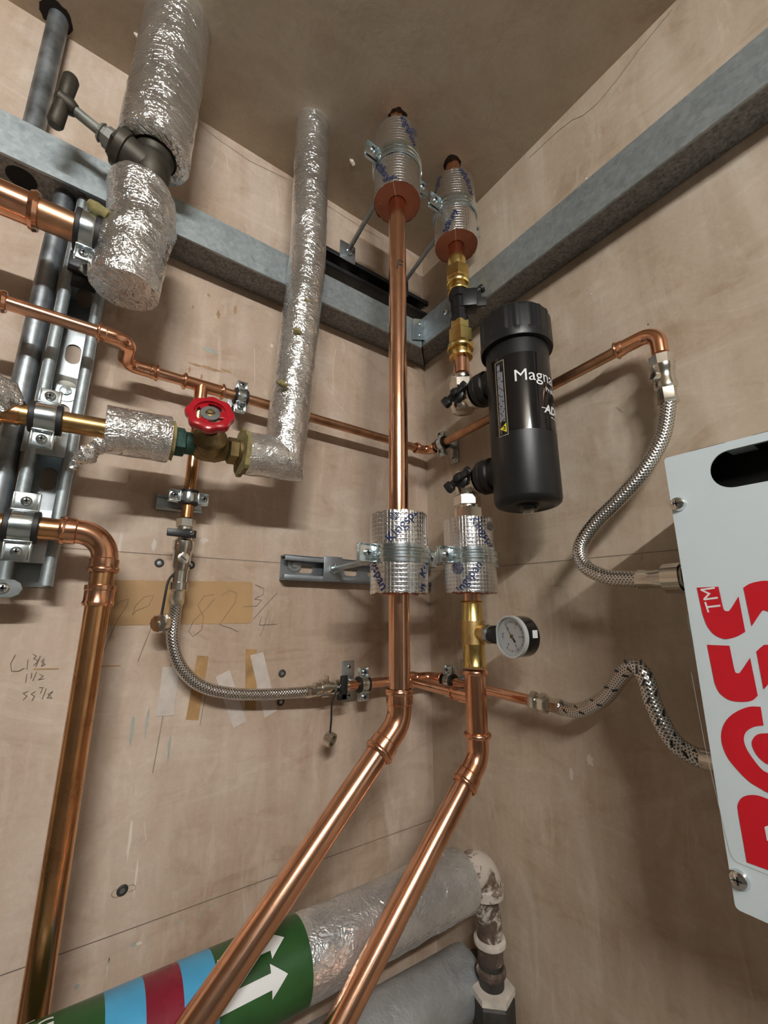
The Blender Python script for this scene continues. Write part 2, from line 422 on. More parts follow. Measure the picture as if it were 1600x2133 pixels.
# ------------------------------------------------------------------ the room
RX, RY = -2.9, -4.0
def slab(name, lo, hi, mat):
    b = MB(); lo, hi = Vector(lo), Vector(hi); b.box((lo+hi)/2, hi-lo, (1, 0, 0), (0, 0, 1)); 
    return tag(b.build(name, mat, None, False), kind='structure')
wall_left = slab('wall_left', (RX, 0, 0), (0, .1, H), 'plaster_wall')
wall_right = slab('wall_right', (0, RY, 0), (.1, .1, H), 'plaster_wall_right')
ceiling = slab('ceiling', (RX-.1, RY-.1, H), (.1, .1, H+.1), 'plaster_ceiling')
floor = slab('floor', (RX-.1, RY-.1, -.1), (.1, .1, 0), 'floor_concrete')
slab('wall_back', (RX, RY-.1, 0), (.1, RY, H), 'room_paint')
slab('wall_side', (RX-.1, RY, 0), (RX, .1, H), 'room_paint')
UP, XP, YP = Vector((0, 0, 1)), Vector((1, 0, 0)), Vector((0, 1, 0))
for i, (x, y, lx, pw) in enumerate(LAMPS):
    t = thing('ceiling_batten_light', (x, y, H), ['white ceiling batten light in the middle of the room behind the camera', 'added fill batten, unseen at the far end of the room behind the camera'][i], 'ceiling light')
    part('housing', 'white_paint', t, 'box', (x, y, H-.022), (lx+.06, .06, .042), XP, UP, .006)
    dm = N('lamp_tube_%d' % i); dm.set((.9, .9, .9), 0, .5, Emission_Strength=pw); dm.b.inputs['Emission Color'].default_value = (1, .985, .95, 1)
    part('tube', 'lamp_tube_%d' % i, t, 'tube', [(x-lx/2, y, H-.072), (x+lx/2, y, H-.072)], .013, 10)
    for k in (-1, 1): part('tube_holder', 'white_paint', t, 'box', (x+k*(lx/2+.012), y, H-.060), (.02, .03, .045), XP, UP, .003)

# ------------------------------------------------------------------ cable trunking under the ceiling
def trunk(label, p0, p1, n, z0, z1, d, mitre):
    t = thing('cable_trunking', p0, label, 'trunking'); p0, p1, n = Vector(p0), Vector(p1), Vector(n)
    ax = (p1-p0).normalized(); ln = (p1-p0).length
    def quad(name, mat, a, b, thick, off):   # plate with mitred end at the corner (p0)
        bb = MB(); bb.prism(a, off); return bb.build(name, mat, t)
    # front cover, slightly overhanging; ends mitred at the corner: front starts d further along the axis
    f0 = p0+ax*d+n*d
    fr = [f0+UP*(z0-.004), p1+n*d+UP*(z0-.004), p1+n*d+UP*z1, f0+UP*z1]
    quad('cover', 'galvanised', fr, None, 0, -n*.002)
    cl = [f0-n*.002+UP*(z0+.0), p1+n*(d-.002)+UP*z0, p1+UP*z0+n*.0015, p0+n*.0015+ax*.0015+UP*z0]
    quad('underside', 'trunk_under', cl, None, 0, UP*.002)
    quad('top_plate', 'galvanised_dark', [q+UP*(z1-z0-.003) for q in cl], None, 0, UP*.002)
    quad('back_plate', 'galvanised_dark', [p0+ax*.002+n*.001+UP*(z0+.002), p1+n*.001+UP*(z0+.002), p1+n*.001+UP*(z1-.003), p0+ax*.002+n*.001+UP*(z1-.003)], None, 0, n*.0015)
    # return lip along the cover's lower edge
    b = MB(); e0, e1 = f0+ax*.0-n*.003+UP*(z0-.0022), p1+n*(d-.003)+UP*(z0-.0022); b.box((e0+e1)/2, (ln-d, .003, .0035), ax, UP); b.build('cover_lip', 'galvanised_dark', t)
    return t
TZ0, TZ1, TD = 2.090, 2.148, .060
tl = trunk('galvanised trunking running along the left wall from the corner to behind the foil-wrapped valve', (0, 0, 0), (-2.89, 0, 0), (0, -1, 0), TZ0, TZ1, TD, 1)
tr = trunk('galvanised trunking climbing across the top right of the right wall', (0, 0, 0), (0, -3.98, 0), (-1, 0, 0), TZ0+.008, TZ1+.014, .056, 1)
b = MB(); q = Zp(45, 372, TZ0-.0005); b.lathe(q, (0, 0, -1), [(0, .0165), (.0006, .0165), (.0007, .0)], 32); b.build('knockout', 'black_void', tl)
# corner joining plate with two rivets
t = thing('corner_plate', (-.075, -.062, 2.11), 'small riveted zinc plate joining the trunking at the corner', 'bracket')
cpl = [L(861, 664, .0635), L(893, 668, .0635), L(892, 709, .0635), L(860, 707, .0635)]
b = MB(); b.prism(cpl, (0, -.0015, 0)); b.build('plate', 'zinc', t)
for x, y in ((876, 675), (876, 698)): b = MB(); b.lathe(L(x, y, .0648), (0, -1, 0), [(0, .0045), (.0012, .0042), (.0022, .0028), (.0026, 0)], 16); b.build('rivet', 'zinc', t)
b = MB(); b.lathe(R(931, 651, .0565), (-1, 0, 0), [(0, .006), (.004, .006), (.0055, .003), (.0056, 0)], 16); tag(b.build('trunking_bolt', 'zinc'), 'round bolt head on the right-hand trunking beside the black flow sensor', 'bolt')

# ------------------------------------------------------------------ strut channels
def strut(label, p0, p1, n, width, depth, slots, matb, mats, lipr=.0035, lipw=.009):
    p0, p1, n = Vector(p0), Vector(p1), Vector(n).normalized(); ax = (p1-p0).normalized(); ln = (p1-p0).length; s = ax.cross(n)
    t = thing('strut_channel', p0, label, 'strut channel'); mid = (p0+p1)/2
    loops = [[(0, -width/2), (ln, -width/2), (ln, width/2), (0, width/2)]]
    for (c, hl, hw) in slots:
        lp = [];
        for k in range(9): an = PI/2+PI*k/8; lp.append((c-(hl-hw)+hw*math.cos(an), hw*math.sin(an)))
        for k in range(9): an = -PI/2+PI*k/8; lp.append((c+(hl-hw)+hw*math.cos(an), hw*math.sin(an)))
        loops.append(lp)
    vs, fs = flat_poly(loops, .0011); b = MB(); b.add([p0+ax*v.x+s*v.y+n*(v.z+.0018) for v in vs], fs); b.build('slotted_back', matb, t, ang=30)
    for k in (-1, 1):
        b = MB(); b.box(mid+s*k*(width/2-.00125)+n*depth/2, (ln, .0025, depth), ax, n)
        b.box(mid+s*k*(width/2-lipw/2)+n*(depth-.00125), (ln, lipw, .0025), ax, n, .0008)
        b.box(mid+s*k*(width/2-lipw+.001)+n*(depth-.004), (ln, .002, .007), ax, n)
        if lipr > .004: b.tube([p0+s*k*(width/2-lipr)+n*(depth-.001), p1+s*k*(width/2-lipr)+n*(depth-.001)], lipr, 16)
        b.build('flange', mats, t)
    return t
st_top = strut('black slotted strut fixed high on the left wall above the trunking', (-.335, -.0, 2.2135), (-.02, 0, 2.2135), (0, -1, 0), .041, .041, [(.06, .014, .007), (.11, .014, .007), (.16, .014, .007), (.21, .014, .007), (.26, .014, .007)], 'strut_black', 'strut_black')
sx0 = L(593, 1180, .02).x
st_low = strut('short grey slotted strut on the left wall behind the lower foil clamps', (sx0, 0, 1.6005), (-.012, 0, 1.6005), (0, -1, 0), .041, .021, [(.045, .014, .0065), (.135, .014, .0065), (.185, .014, .0065), (.235, .014, .0065)], 'steel_grey', 'steel_grey')
b = MB(); b.lathe(L(613, 1176, .003), (0, -1, 0), [(0, .0125), (.0015, .0125), (.0016, .006), (.004, .0055), (.0045, 0)], 24); b.build('washer', 'zinc_dull', st_low)
SVX = -.643
st_v = strut('tall zinc strut on the left wall beside the grey conduit, carrying clamped pipes', (SVX, 0, 1.558), (SVX, 0, TZ0-.002), (0, -1, 0), .050, .041,
             [(.045, .013, .0075), (.135, .015, .0085), (.225, .015, .0085), (.315, .015, .0085), (.405, .015, .0085), (.48, .015, .0085)], 'zinc_dull', 'galvanised', .0065, .013)
b = MB(); b.lathe(L(137, 815, .003), (0, -1, 0), [(0, .0145), (.002, .0145), (.0022, .007), (.005, .0065), (.006, 0)], 24); b.build('washer', 'zinc', st_v)

# conduit
t = thing('steel_conduit', (-.70, -.02, 0), 'grey steel conduit dropping from the ceiling hole at the far left, through the trunking', 'conduit')
cx = Zp(122, 52).x
b = MB(); b.tube([(cx, -.018, H+.05), (cx+.004, -.018, TZ1)], .0125, 24); b.build('upper_tube', 'galvanised_dark', t)
b = MB(); b.tube([(SVX-.040, -.030, TZ0), (SVX-.040, -.030, .001)], .0118, 24); b.build('lower_tube', 'galvanised_dark', t)

# ------------------------------------------------------------------ pipe clamps
def clamp(label, c, ax, lug, n, r, w=.018, lugl=.019, lugw=.018, rub=.0028, t_=.0022, ridge=0, stud=None, plate=None, group=None, mat='zinc', srub=None, nuts=True):
    c, ax, lug, n = Vector(c), Vector(ax).normalized(), Vector(lug).normalized(), Vector(n).normalized()
    t = thing('pipe_clamp', c, label, 'pipe clamp', group)
    if rub:
        ex_ = .0055 if r > .01 else .0038; pz = r+rub+.0022; wt = w+2*ex_
        part('rubber_lining', 'rubber', t, 'ring', c-ax*wt*.5, ax, r+.0001, r+rub, wt, 40, [(0, pz-.001), (.0008, pz), (ex_-.0003, pz), (ex_-.0002, r+rub), (wt-ex_+.0002, r+rub), (wt-ex_+.0003, pz), (wt-.0008, pz), (wt, pz-.001)])
    r0 = r+rub; r1 = r0+t_
    if ridge: pr = [(0, r1), (w*.2, r1), (w*.26, r1+ridge), (w*.38, r1+ridge), (w*.44, r1), (w*.56, r1), (w*.62, r1+ridge), (w*.74, r1+ridge), (w*.8, r1), (w, r1)]
    else: pr = [(0, r1-.0004), (w*.15, r1), (w*.85, r1), (w, r1-.0004)]
    part('band', mat, t, 'ring', c-ax*w/2, ax, r0+.0004, r1, w, 56, pr)
    for k in (-1, 1):
        for sgn, nm in ((1, 'front_lug'), (-1, 'rear_lug')):
            b = MB(); b.box(c+lug*k*(r0+lugl*.5)+n*sgn*.0022, (lugl, lugw, .0024), lug, n, .0009)
            if sgn > 0: b.box(c+lug*k*(r0+.0012)+n*.004, (.0028, lugw, .008), lug, n, .001)
            for e in (-1, 1): b.box(c+lug*k*(r0+lugl*.5)+n*sgn*.004+ax*e*(lugw/2-.001), (lugl*.9, .0016, .0045), lug, n, .0006)
            b.build(nm, mat, t)
        screw(t, c+lug*k*(r0+lugl*.55)+n*.0042, n, .0052)
        b = MB(); b.tube([c+lug*k*(r0+lugl*.55)-n*.003, c+lug*k*(r0+lugl*.55)-n*.013], .0026, 10); b.build('bolt_shank', 'zinc_dull', t)
    if stud is not None:
        e = Vector(stud); s0 = c-n*r1*.98
        b = MB(); b.tube([s0, e], .0045, 14); b.build('threaded_rod', 'zinc_dull', t)
        if nuts:
            b = MB(); b.hexn(s0-n*.010, n, .0085, .010); b.build('boss_nut', mat, t); 
            b = MB(); b.hexn(e+n*.001, n, .009, .008); b.build('base_nut', mat, t)
    if plate is not None:
        pc, pax, pl, pw, pm = plate; pc = Vector(pc); pax = Vector(pax)
        b = MB(); b.box(pc, (pl, pw, .003), pax, n, .0012); pp = b.build('base_plate', pm, t)
        if pl > .05:
            for k in (-1, 1): screw(pp, pc+pax*k*(pl/2-.010)+n*.0018, n, .0042)
    return t

# ------------------------------------------------------------------ copper helpers
def press_elbow(parent, pts, rad, r, mat='copper_fitting', name='elbow', ends=(1, 1), n=10, k=1.10):
    """press fitting: smooth bend with slightly wider sockets and a raised bead at each end"""
    q_ = 1.09 if r < .01 else 1.0; k *= q_; path = fillet(pts, rad, n); b = MB(); b.tube(path, r*k, 28)
    p0, p1 = path[0], path[-1]; d0 = (path[1]-path[0]).normalized(); d1 = (path[-1]-path[-2]).normalized()
    sl = r*1.35
    for (p, d, e) in ((p0, d0, ends[0]), (p1, -d1, ends[1])):
        if e:
            b.lathe(p, d, [(0, r*1.04), (0, r*1.18*q_), (r*.12, r*1.22*q_), (sl*.92, r*1.20*q_), (sl, r*k)], 28)
            b.bead(p+d*r*.28, d, r*1.16*q_, r*.26, r*(.16 if r > .01 else .28))
    return b.build(name, mat, parent)
def collar(b, p, ax, r): b.bead(p, ax, r*1.1, r*.26, r*.2)

# ------------------------------------------------------------------ the two risers (28 mm)
FX, FY, RXX, RYY, RP = -.24, -.21, -.10, -.21, .014
def fz(y): return hz(y, FX, FY)
def rz(y): return hz(y, RXX, RYY)
DG = Vector((-.729, .0, -.6845)).normalized()
zE = fz(1503); E0 = Vector((FX, FY, zE))
t = thing('copper_riser', (FX, FY, zE), 'tall bright copper pipe from the ceiling that bends diagonally left at the bottom, marked F', 'copper pipe')
b = MB(); b.tube([(FX, FY, H+.06), (FX, FY, fz(1434)-.006)], RP, 36); b.build('vertical_pipe', 'copper_bright', t)
press_elbow(t, [(FX, FY, fz(1434)), E0, E0+DG*.047], .036, RP)
b = MB(); b.tube([E0+DG*.040, E0+DG*2.0], RP, 36); b.build('diagonal_pipe', 'copper_bright', t)
b = MB(); bp = E0+DG*.385; b.lathe(bp, DG, [(0, RP*1.02), (.002, RP*1.2), (.008, RP*1.26), (.012, RP*1.14), (.10, RP*1.14)], 28); b.build('coupling', 'copper_fitting', t)
front = Vector((CAM.x-FX, CAM.y-FY, 0)).normalized()
vs, fs = text2d('F', .026, 2); wrap('marker_letter', 'black_ink', t, rot2(vs, -8, .0035, fz(566)-0), fs, (FX, FY, 0), UP, front, RP+.0003)

zR = rz(1578); ER = Vector((RXX, RYY, zR))
t = thing('copper_riser', (RXX, RYY, zR), 'copper pipe dropping below the brass gauge tee, bending diagonally left below the right-hand clamp', 'copper pipe')
TEEZ = 1.4095
b = MB(); b.tube([(RXX, RYY, rz(1395)), (RXX, RYY, zR+.02)], RP*1.09, 32)
for yy in (1400, 1531): collar(b, Vector((RXX, RYY, rz(yy))), UP, RP*1.08)
b.tube([(RXX, RYY, TEEZ), (RXX, RYY+.028, TEEZ)], RP*.82, 24); b.build('tee', 'copper_fitting', t)
press_elbow(t, [(RXX, RYY, zR+.034), ER, ER+DG*.044], .036, RP, ends=(0, 1))
b = MB(); b.tube([ER+DG*.038, ER+DG*1.92], RP, 36); b.build('diagonal_pipe', 'copper_bright', t)
rtee = t
t = thing('copper_riser', (RXX, RYY, 2.2), 'short copper pipe through the ceiling hole above the brass union at the right', 'copper pipe')
b = MB(); b.tube([(RXX, RYY, H+.06), (RXX, RYY, rz(545))], RP, 32); b.build('pipe', 'copper_bright', t)
t = thing('copper_stub', (RXX, RYY, rz(1245)), 'short copper pipe through the lower right foil block, above the brass gauge tee', 'copper pipe')
b = MB(); b.tube([(RXX, RYY, rz(1262)), (RXX, RYY, rz(1076))], RP*.92, 32); b.build('pipe', 'copper_bright', t)

# ------------------------------------------------------------------ foil insulation blocks with printed name, and their clamps
def sleeve(label, X, Y, z0, z1, prints, seed):
    t = thing('insulation_block', (X, Y, z0), label, 'pipe insulation'); r = .0395; rnd = random.Random(seed)
    jag = [rnd.uniform(-.0012, .0016) for _ in range(64)]
    part('foam_core', 'phenolic', t, 'ring', (X, Y, z0+.0012), UP, RP+.0006, r-.0005, z1-z0-.003, 64)
    a, b_, c_ = frame(UP); mb = MB(); vs = []; fs = []; uvs = []; S = 64; rows = 13
    for i in range(rows):
        for k in range(S):
            an = 2*PI*k/S; z = z0+(z1-z0)*i/(rows-1)+(jag[k] if i in (0, rows-1) else 0)
            rr = r+noise.noise(Vector((math.cos(an)*3+seed, math.sin(an)*3, z*60)))*.0006
            vs.append(Vector((X, Y, z))+(b_*math.cos(an)+c_*math.sin(an))*rr)
    for i in range(rows-1):
        for k in range(S):
            k2 = (k+1) % S; fs.append((i*S+k, i*S+k2, (i+1)*S+k2, (i+1)*S+k)); u0, u1 = 2*PI*r*k/S, 2*PI*r*(k+1)/S; v0, v1 = (z1-z0)*i/(rows-1), (z1-z0)*(i+1)/(rows-1)
            uvs.append(((u0, v0), (u1, v0), (u1, v1), (u0, v1)))
    mb.add(vs, fs, uvs); jk = mb.build('foil_jacket', 'foil_grid', t)
    # joint line between the two half shells
    for sg in (-1, 1):
        b = MB(); d = Vector((math.cos(.75), math.sin(.75), 0))*sg; b.box(Vector((X, Y, z0+.001))+d*(r+RP)/2, (r-RP-.001, .0009, .0008), d, UP); b.build('joint', 'white_plaster', t)
    fr = Vector((CAM.x-X, CAM.y-Y, 0)).normalized()
    for (body, size, deg, x, z) in prints:
        if body == 'globe':
            vs, fs = [], []
            for q in range(-3, 4):
                pts = []
                for s in range(13):
                    ph = -1.2+2.4*s/12; pts.append((q/3.0*math.cos(ph)*.8, math.sin(ph)))
                for s in range(12):
                    n0 = len(vs); wd = .045
                    for (px, py) in (pts[s], pts[s+1]):
                        vs.append(Vector((px-wd, py, 0))); vs.append(Vector((px+wd, py, 0)))
                    fs.append((n0, n0+1, n0+3, n0+2))
            vs = [v*size for v in vs]
        else: vs, fs = text2d(body, size, 2, .004)
        vv = rot2(vs, deg, x, z-0)
        keep = [f for f in fs if all(z0+.002 < vv[i].y+0 < z1-.002 for i in f)]
        if keep: wrap('printed_name', 'navy_print', jk, vv, keep, (X, Y, 0), UP, fr, r+.0009)
    return t
kz = 'Kingspan'
zt0, zt1 = fz(425), fz(293)
sleeve('foil insulation block round the left-hand riser, just under the ceiling', FX, FY, zt0, zt1, [(kz, .0185, 118, -.031, zt0+.036), (kz, .0185, -62, .020, zt1-.020), ('globe', .008, -62, .034, zt1-.020), (kz, .0185, -45, .012, zt0-.014)], 1)
zl0, zl1 = fz(1238), fz(1076)
sleeve('lower foil insulation block on the left-hand riser, beside the grey strut', FX, FY, zl0, zl1, [(kz, .0185, 47, .008, zl1-.016), ('globe', .008, 47, -.006, zl1-.006), (kz, .0185, -60, -.036, zl0+.034), (kz, .0185, 60, .022, zl0-.016), (kz, .0185, 60, .052, zl0+.05)], 2)
zu0, zu1 = rz(515), rz(392)
sleeve('foil insulation block round the right-hand riser, just under the ceiling', RXX, RYY, zu0, zu1, [(kz, .0185, -118, -.012, zu0+.012), (kz, .0185, 118, .024, zu1-.022), (kz, .0185, 62, -.036, zu1-.012)], 3)
zm0, zm1 = rz(1236), rz(1086)
sleeve('lower foil insulation block on the right-hand riser, above the brass tee', RXX, RYY, zm0, zm1, [(kz, .0185, -52, .026, zm1-.028), ('globe', .008, -52, .038, zm1-.014), (kz, .0185, 50, -.006, zm0+.018), ('globe', .010, 50, -.020, zm0+.036)], 4)
NL = Vector((0, -1, 0)); NR = Vector((-1, 0, 0))
kw = dict(r=.0395, w=.023, lugl=.027, lugw=.025, rub=0, t_=.0024, ridge=.0014)
zc = fz(367); zc = (zt0+zt1)/2+.004
def rodclamp(label, X, Y, z, wallz, dep, pm):
    t = clamp(label, (X, Y, z), UP, XP, NL, stud=(X, -dep, wallz), plate=((X, -dep-.0017, wallz), XP, .036, .043, pm), **kw)
# rods meet the strut at its own height
rodclamp('zinc band clamp round the foil block at the top of the left-hand riser', FX, FY, (zt0+zt1)/2+.002, (zt0+zt1)/2+.002-.036, .041, 'steel_grey')
rodclamp('zinc band clamp round the foil block at the top of the right-hand riser', RXX, RYY, (zu0+zu1)/2, (zu0+zu1)/2-.036, .041, 'strut_black')
rodclamp('zinc band clamp round the lower foil block of the left-hand riser', FX, FY, (zl0+zl1)/2-.002, 1.602, .021, 'steel_grey')
rodclamp('zinc band clamp round the lower foil block of the right-hand riser', RXX, RYY, (zm0+zm1)/2-.001, 1.602, .021, 'steel_grey')

# ------------------------------------------------------------------ right-hand stack: brass unions, flow sensor, filter valves
def RV(y): return Vector((RXX, RYY, rz(y)))
t = thing('brass_union', RV(605), 'upper brass union nut under the right-hand foil block, above the black sensor', 'pipe fitting')
def union(t, ya, yb, flip):
    za, zb = rz(ya), rz(yb); l = za-zb
    def prt(nm, fn, f0, f1, *a):
        b = MB(); p = Vector((RXX, RYY, za-l*f1)); getattr(b, fn)(p, UP, *a) ; return b.build(nm, 'brass', t)
    seq = [(0, .30, .0165), (.30, .66, .0225), (.66, .80, .0215), (.80, 1.0, .0165)]
    if flip: seq = [(0, .26, .0175), (.24, .66, .0225), (.64, .78, .0235), (.78, 1.0, .0175)]
    for i, (f0, f1, r) in enumerate(seq):
        L_ = l*(f1-f0); p = Vector((RXX, RYY, za-l*f1)); b = MB()
        if i == 1: b.hexn(p, UP, r, L_, (.3, -1, 0)); b.build('hex_nut', 'brass', t)
        elif i == 0 and flip: b.hexn(p, UP, r, L_, (.3, -1, 0)); b.build('hex_end', 'brass', t)
        elif i == 3: b.lathe(p, UP, [(0, r*.9), (.001, r*1.15), (.004, r*1.18), (.006, r), (L_, r)], 32); b.build('socket', 'brass', t)
        else: b.lathe(p, UP, [(0, r*.94), (L_*.2, r), (L_*.8, r), (L_, r*.94)], 32); b.build('shoulder', 'brass', t)
union(t, 538, 612, False)
t = thing('brass_union', RV(745), 'lower brass union nut between the black sensor and the copper stub', 'pipe fitting'); union(t, 672, 748, True)
t = thing('flow_sensor', RV(645), 'black plastic flow sensor body between the two brass unions', 'sensor')
zs0, zs1 = rz(676), rz(604); b = MB(); b.lathe((RXX, RYY, zs0), UP, [(0, .0165), (.012, .0165), (.013, .0135), (.028, .0135), (.029, .0145), (.05, .0145), (.052, .0175), (zs1-zs0, .0175)], 8); b.build('body', 'black_plastic', t)
sd = Vector((.75, -.66, 0)).normalized(); pc = Vector((RXX, RYY, (zs0+zs1)/2+.010))
b = MB(); b.box(pc+sd*.019, (.028, .028, .036), sd, UP, .002); b.build('housing', 'black_plastic', t)
b = MB(); b.box(pc+sd*.034+UP*.001, (.012, .020, .022), sd, UP, .0015); b.lathe(pc+sd*.024+UP*.014, (sd*.8+UP*.5), [(0, .006), (.018, .006), (.019, .0075), (.024, .0075), (.0245, .004), (.018, .004)], 16); b.build('connector', 'black_plastic', t)
b = MB(); b.box(pc+sd*.028-UP*.012-YP*.016, (.018, .004, .018), sd, UP, .001); b.build('clip', 'rubber', t)

t = thing('copper_stub', RV(765), 'short copper stub between the lower brass union and the nickel valve', 'copper pipe')
b = MB(); b.tube([RV(780), RV(742)], RP, 32); b.build('pipe', 'copper_bright', t)
FC = Vector((-.10, -.323, 0))                              # filter axis
zv1, zv2 = rz(836), rz(1008)
def valve(label, zc, up):
    c = Vector((RXX, RYY, zc)); s = 1 if up else -1; A = UP*s
    t = thing('filter_valve', c, label, 'valve')
    b = MB(); b.lathe(c-A*.022, A, [(0, .012), (.003, .0185), (.008, .0205), (.030, .0205), (.037, .0180), (.042, .0175)], 36)
    b.lathe(c+YP*.006, -YP, [(0, .016), (.012, .0195), (.026, .0200), (.030, .0225), (.036, .0225), (.0365, .019)], 36); b.build('body', 'nickel', t)
    b = MB(); b.hexn(c+A*(.0195 if up else .020), A, .0215, .019, (.2, 1, 0)); b.build('hex_nut', 'nickel', t)
    b = MB(); b.lathe(c+A*.036, A, [(0, .018), (.003, .0195), (.009, .019), (.011, .016)], 32); b.build('collar', 'nickel', t)
    # black lever on the room side
    hd = Vector((-.93, -.36, 0)).normalized(); p = c+hd*.018
    b = MB(); b.lathe(p, hd, [(0, .0115), (.004, .0125), (.010, .0125), (.012, .009)], 20)
    q = p+hd*.0125; ld = (UP*.55+Vector((.36, -.93, 0))*.85).normalized()
    b.box(q, (.046, .011, .010), ld, hd, .0028); b.box(q-ld*.020, (.013, .017, .012), ld, hd, .003); b.box(q+ld*.019, (.010, .014, .011), ld, hd, .003)
    h = b.build('lever', 'black_plastic', t)
    b = MB(); b.lathe(q, hd, [(0, .007), (.009, .0065), (.010, .004)], 6); b.build('lever_cap', 'black_plastic', h)
    b = MB(); b.box(c+hd*.020+Vector((.36, -.93, 0))*.012-UP*.008, (.004, .004, .008), hd, UP, .001); b.build('indicator', 'verdigris', t)
    return t
valve('upper nickel valve with black lever, feeding the top of the black filter', zv1, True)
valve('lower nickel valve with black lever, under the black filter inlet', zv2, False)
b = MB(); cn = Vector((RXX, RYY, rz(1084))); 
t = thing('nickel_nut', cn, 'large nickel hexagon nut sitting on top of the lower right foil block', 'pipe fitting')
b.hexn(cn, UP, .0225, .021, (.45, -1, 0)); b.build('nut', 'nickel', t)
part('neck', 'nickel', t, 'lathe', cn+UP*.020, UP, [(0, .017), (.012, .017), (.013, .0155), (.02, .0155)], 32)

# black magnetic filter
zb, zt = hz(1056, FC.x, FC.y), hz(672, FC.x, FC.y); zr = hz(738, FC.x, FC.y); FRr = .0455
t = thing('magnetic_filter', (FC.x, FC.y, zb), 'tall black cylindrical magnetic filter with ribbed screw cap', 'filter')
body = part('canister', 'black_plastic', t, 'lathe', (FC.x, FC.y, zb), UP, [(-.002, .0), (-.002, .012), (.0015, .014), (.0015, .030), (-.001, .034), (.001, .0405), (.004, .0440), (.009, FRr), (zr-zb+.01, FRr), (zr-zb+.012, FRr*.99)], 72)
def ribs(an, tt): return 1+.020*(1 if math.cos(an*18) > .25 else 0) if .012 < tt < (zt-zr-.004) else 1
prof = [(0, .0468), (0, .0520), (.004, .0528), (.0115, .0528), (.0125, .0515), (.0135, .0515), (zt-zr-.008, .0512), (zt-zr-.0045, .0505), (zt-zr-.003, .0495), (zt-zr, .047), (zt-zr+.001, .0)]
cap = part('screw_cap', 'black_plastic', t, 'lathe', (FC.x, FC.y, zr), UP, prof, 144, None, ribs)
part('drain_plug', 'nickel', t, 'hexn', (FC.x, FC.y, zb-.011), UP, .0075, .011)
part('drain_ring', 'black_gloss', t, 'lathe', (FC.x, FC.y, zb-.005), UP, [(0, .012), (.004, .015), (.005, .013)], 32)
for z_, nm in ((zv1, 'inlet'), (zv2, 'outlet')):
    b = MB(); p = Vector((RXX, RYY-.0362, z_)); ln = .113-.0362-.036
    b.lathe(p, -YP, [(0, .020), (.001, .0268), (.010, .0272), (.0105, .0262), (.013, .0262), (.0135, .0272), (.023, .0268), (.025, .0235), (ln, .0235)], 48, None, lambda an, tt: 1+.012*math.cos(an*10))
    b.build(nm+'_union', 'black_plastic', t)
ff = Vector((CAM.x-FC.x, CAM.y-FC.y, 0)).normalized(); fp = FC+ff*FRr
lz1, lz0 = hz(733, fp.x, fp.y), hz(893, fp.x, fp.y)
def rect2(x0, x1, y0, y1, n=14):
    vs, fs = [], []
    for i in range(n+1):
        x = x0+(x1-x0)*i/n; vs += [Vector((x, y0, 0)), Vector((x, y1, 0))]
    for i in range(n): fs.append((2*i, 2*i+2, 2*i+3, 2*i+1))
    return vs, fs
O = (FC.x, FC.y, 0)
lab = wrap('glossy_label', 'black_gloss', body, *rect2(-.041, .092, lz0, lz1, 40), O, UP, ff, FRr+.0002)
lab.data.shade_smooth()
wx0, wx1, wz0, wz1 = -.0335, -.0185, lz0-.004, lz1-.006
for r_ in ((wx0, wx0+.0006, wz0, wz1), (wx1-.0006, wx1, wz0, wz1), (wx0, wx1, wz0, wz0+.0006), (wx0, wx1, wz1-.0006, wz1)): wrap('label_border', 'cream_print', body, *rect2(*r_, 6), O, UP, ff, FRr+.0005)
rnd = random.Random(3)
for k in range(5):
    x0 = wx0+.0035+k*.0018; z_ = wz1-.006 if k < 3 else wz1-.018
    while z_ > wz0+.022:
        l_ = rnd.uniform(.006, .016); wrap('small_print', 'grey_print', body, *rect2(x0, x0+.0010, max(z_-l_, wz0+.021), z_, 1), O, UP, ff, FRr+.0005); z_ -= l_+.0012
tri = [Vector((wx0+.0025, wz0+.011, 0)), Vector((wx1-.0022, wz0+.004, 0)), Vector((wx1-.0022, wz0+.018, 0))]
wrap('warning_triangle', 'yellow_print', body, tri, [(0, 1, 2)], O, UP, ff, FRr+.0006)
um = [Vector((wx1-.0075, wz0+.0085, 0)), Vector((wx1-.004, wz0+.0085, 0)), Vector((wx1-.004, wz0+.0135, 0)), Vector((wx1-.0075, wz0+.0135, 0)), Vector((wx1-.0075, wz0+.0123, 0)), Vector((wx1-.0052, wz0+.0123, 0)), Vector((wx1-.0052, wz0+.0097, 0)), Vector((wx1-.0075, wz0+.0097, 0))]
wrap('magnet_symbol', 'black_ink', body, um, [tuple(range(8))], O, UP, ff, FRr+.0008)
mz = hz(783, fp.x, fp.y)
vs, fs = text2d('MagnaClean', .0255, 2); wrap('printed_name', 'white_print', body, rot2(vs, 0, .0560, mz), fs, O, UP, ff, FRr+.0006)
vs, fs = text2d('Professional', .0105, 1); wrap('printed_subtitle', 'white_print', body, rot2(vs, 0, .0645, mz-.0185), fs, O, UP, ff, FRr+.0006)
vs, fs = text2d('ADEY', .0175, 2, .03, .25); wrap('printed_logo', 'white_print', body, rot2(vs, 0, .0555, lz0+.030), fs, O, UP, ff, FRr+.0006)
b_, f_ = rect2(.029, .039, lz0+.0305, lz0+.0315, 6); wrap('logo_stroke', 'white_print', body, b_, f_, O, UP, ff, FRr+.0006)
b_, f_ = rect2(.046, .062, lz0+.019, lz0+.0203, 6); wrap('logo_line', 'white_print', body, b_, f_, O, UP, ff, FRr+.0006)

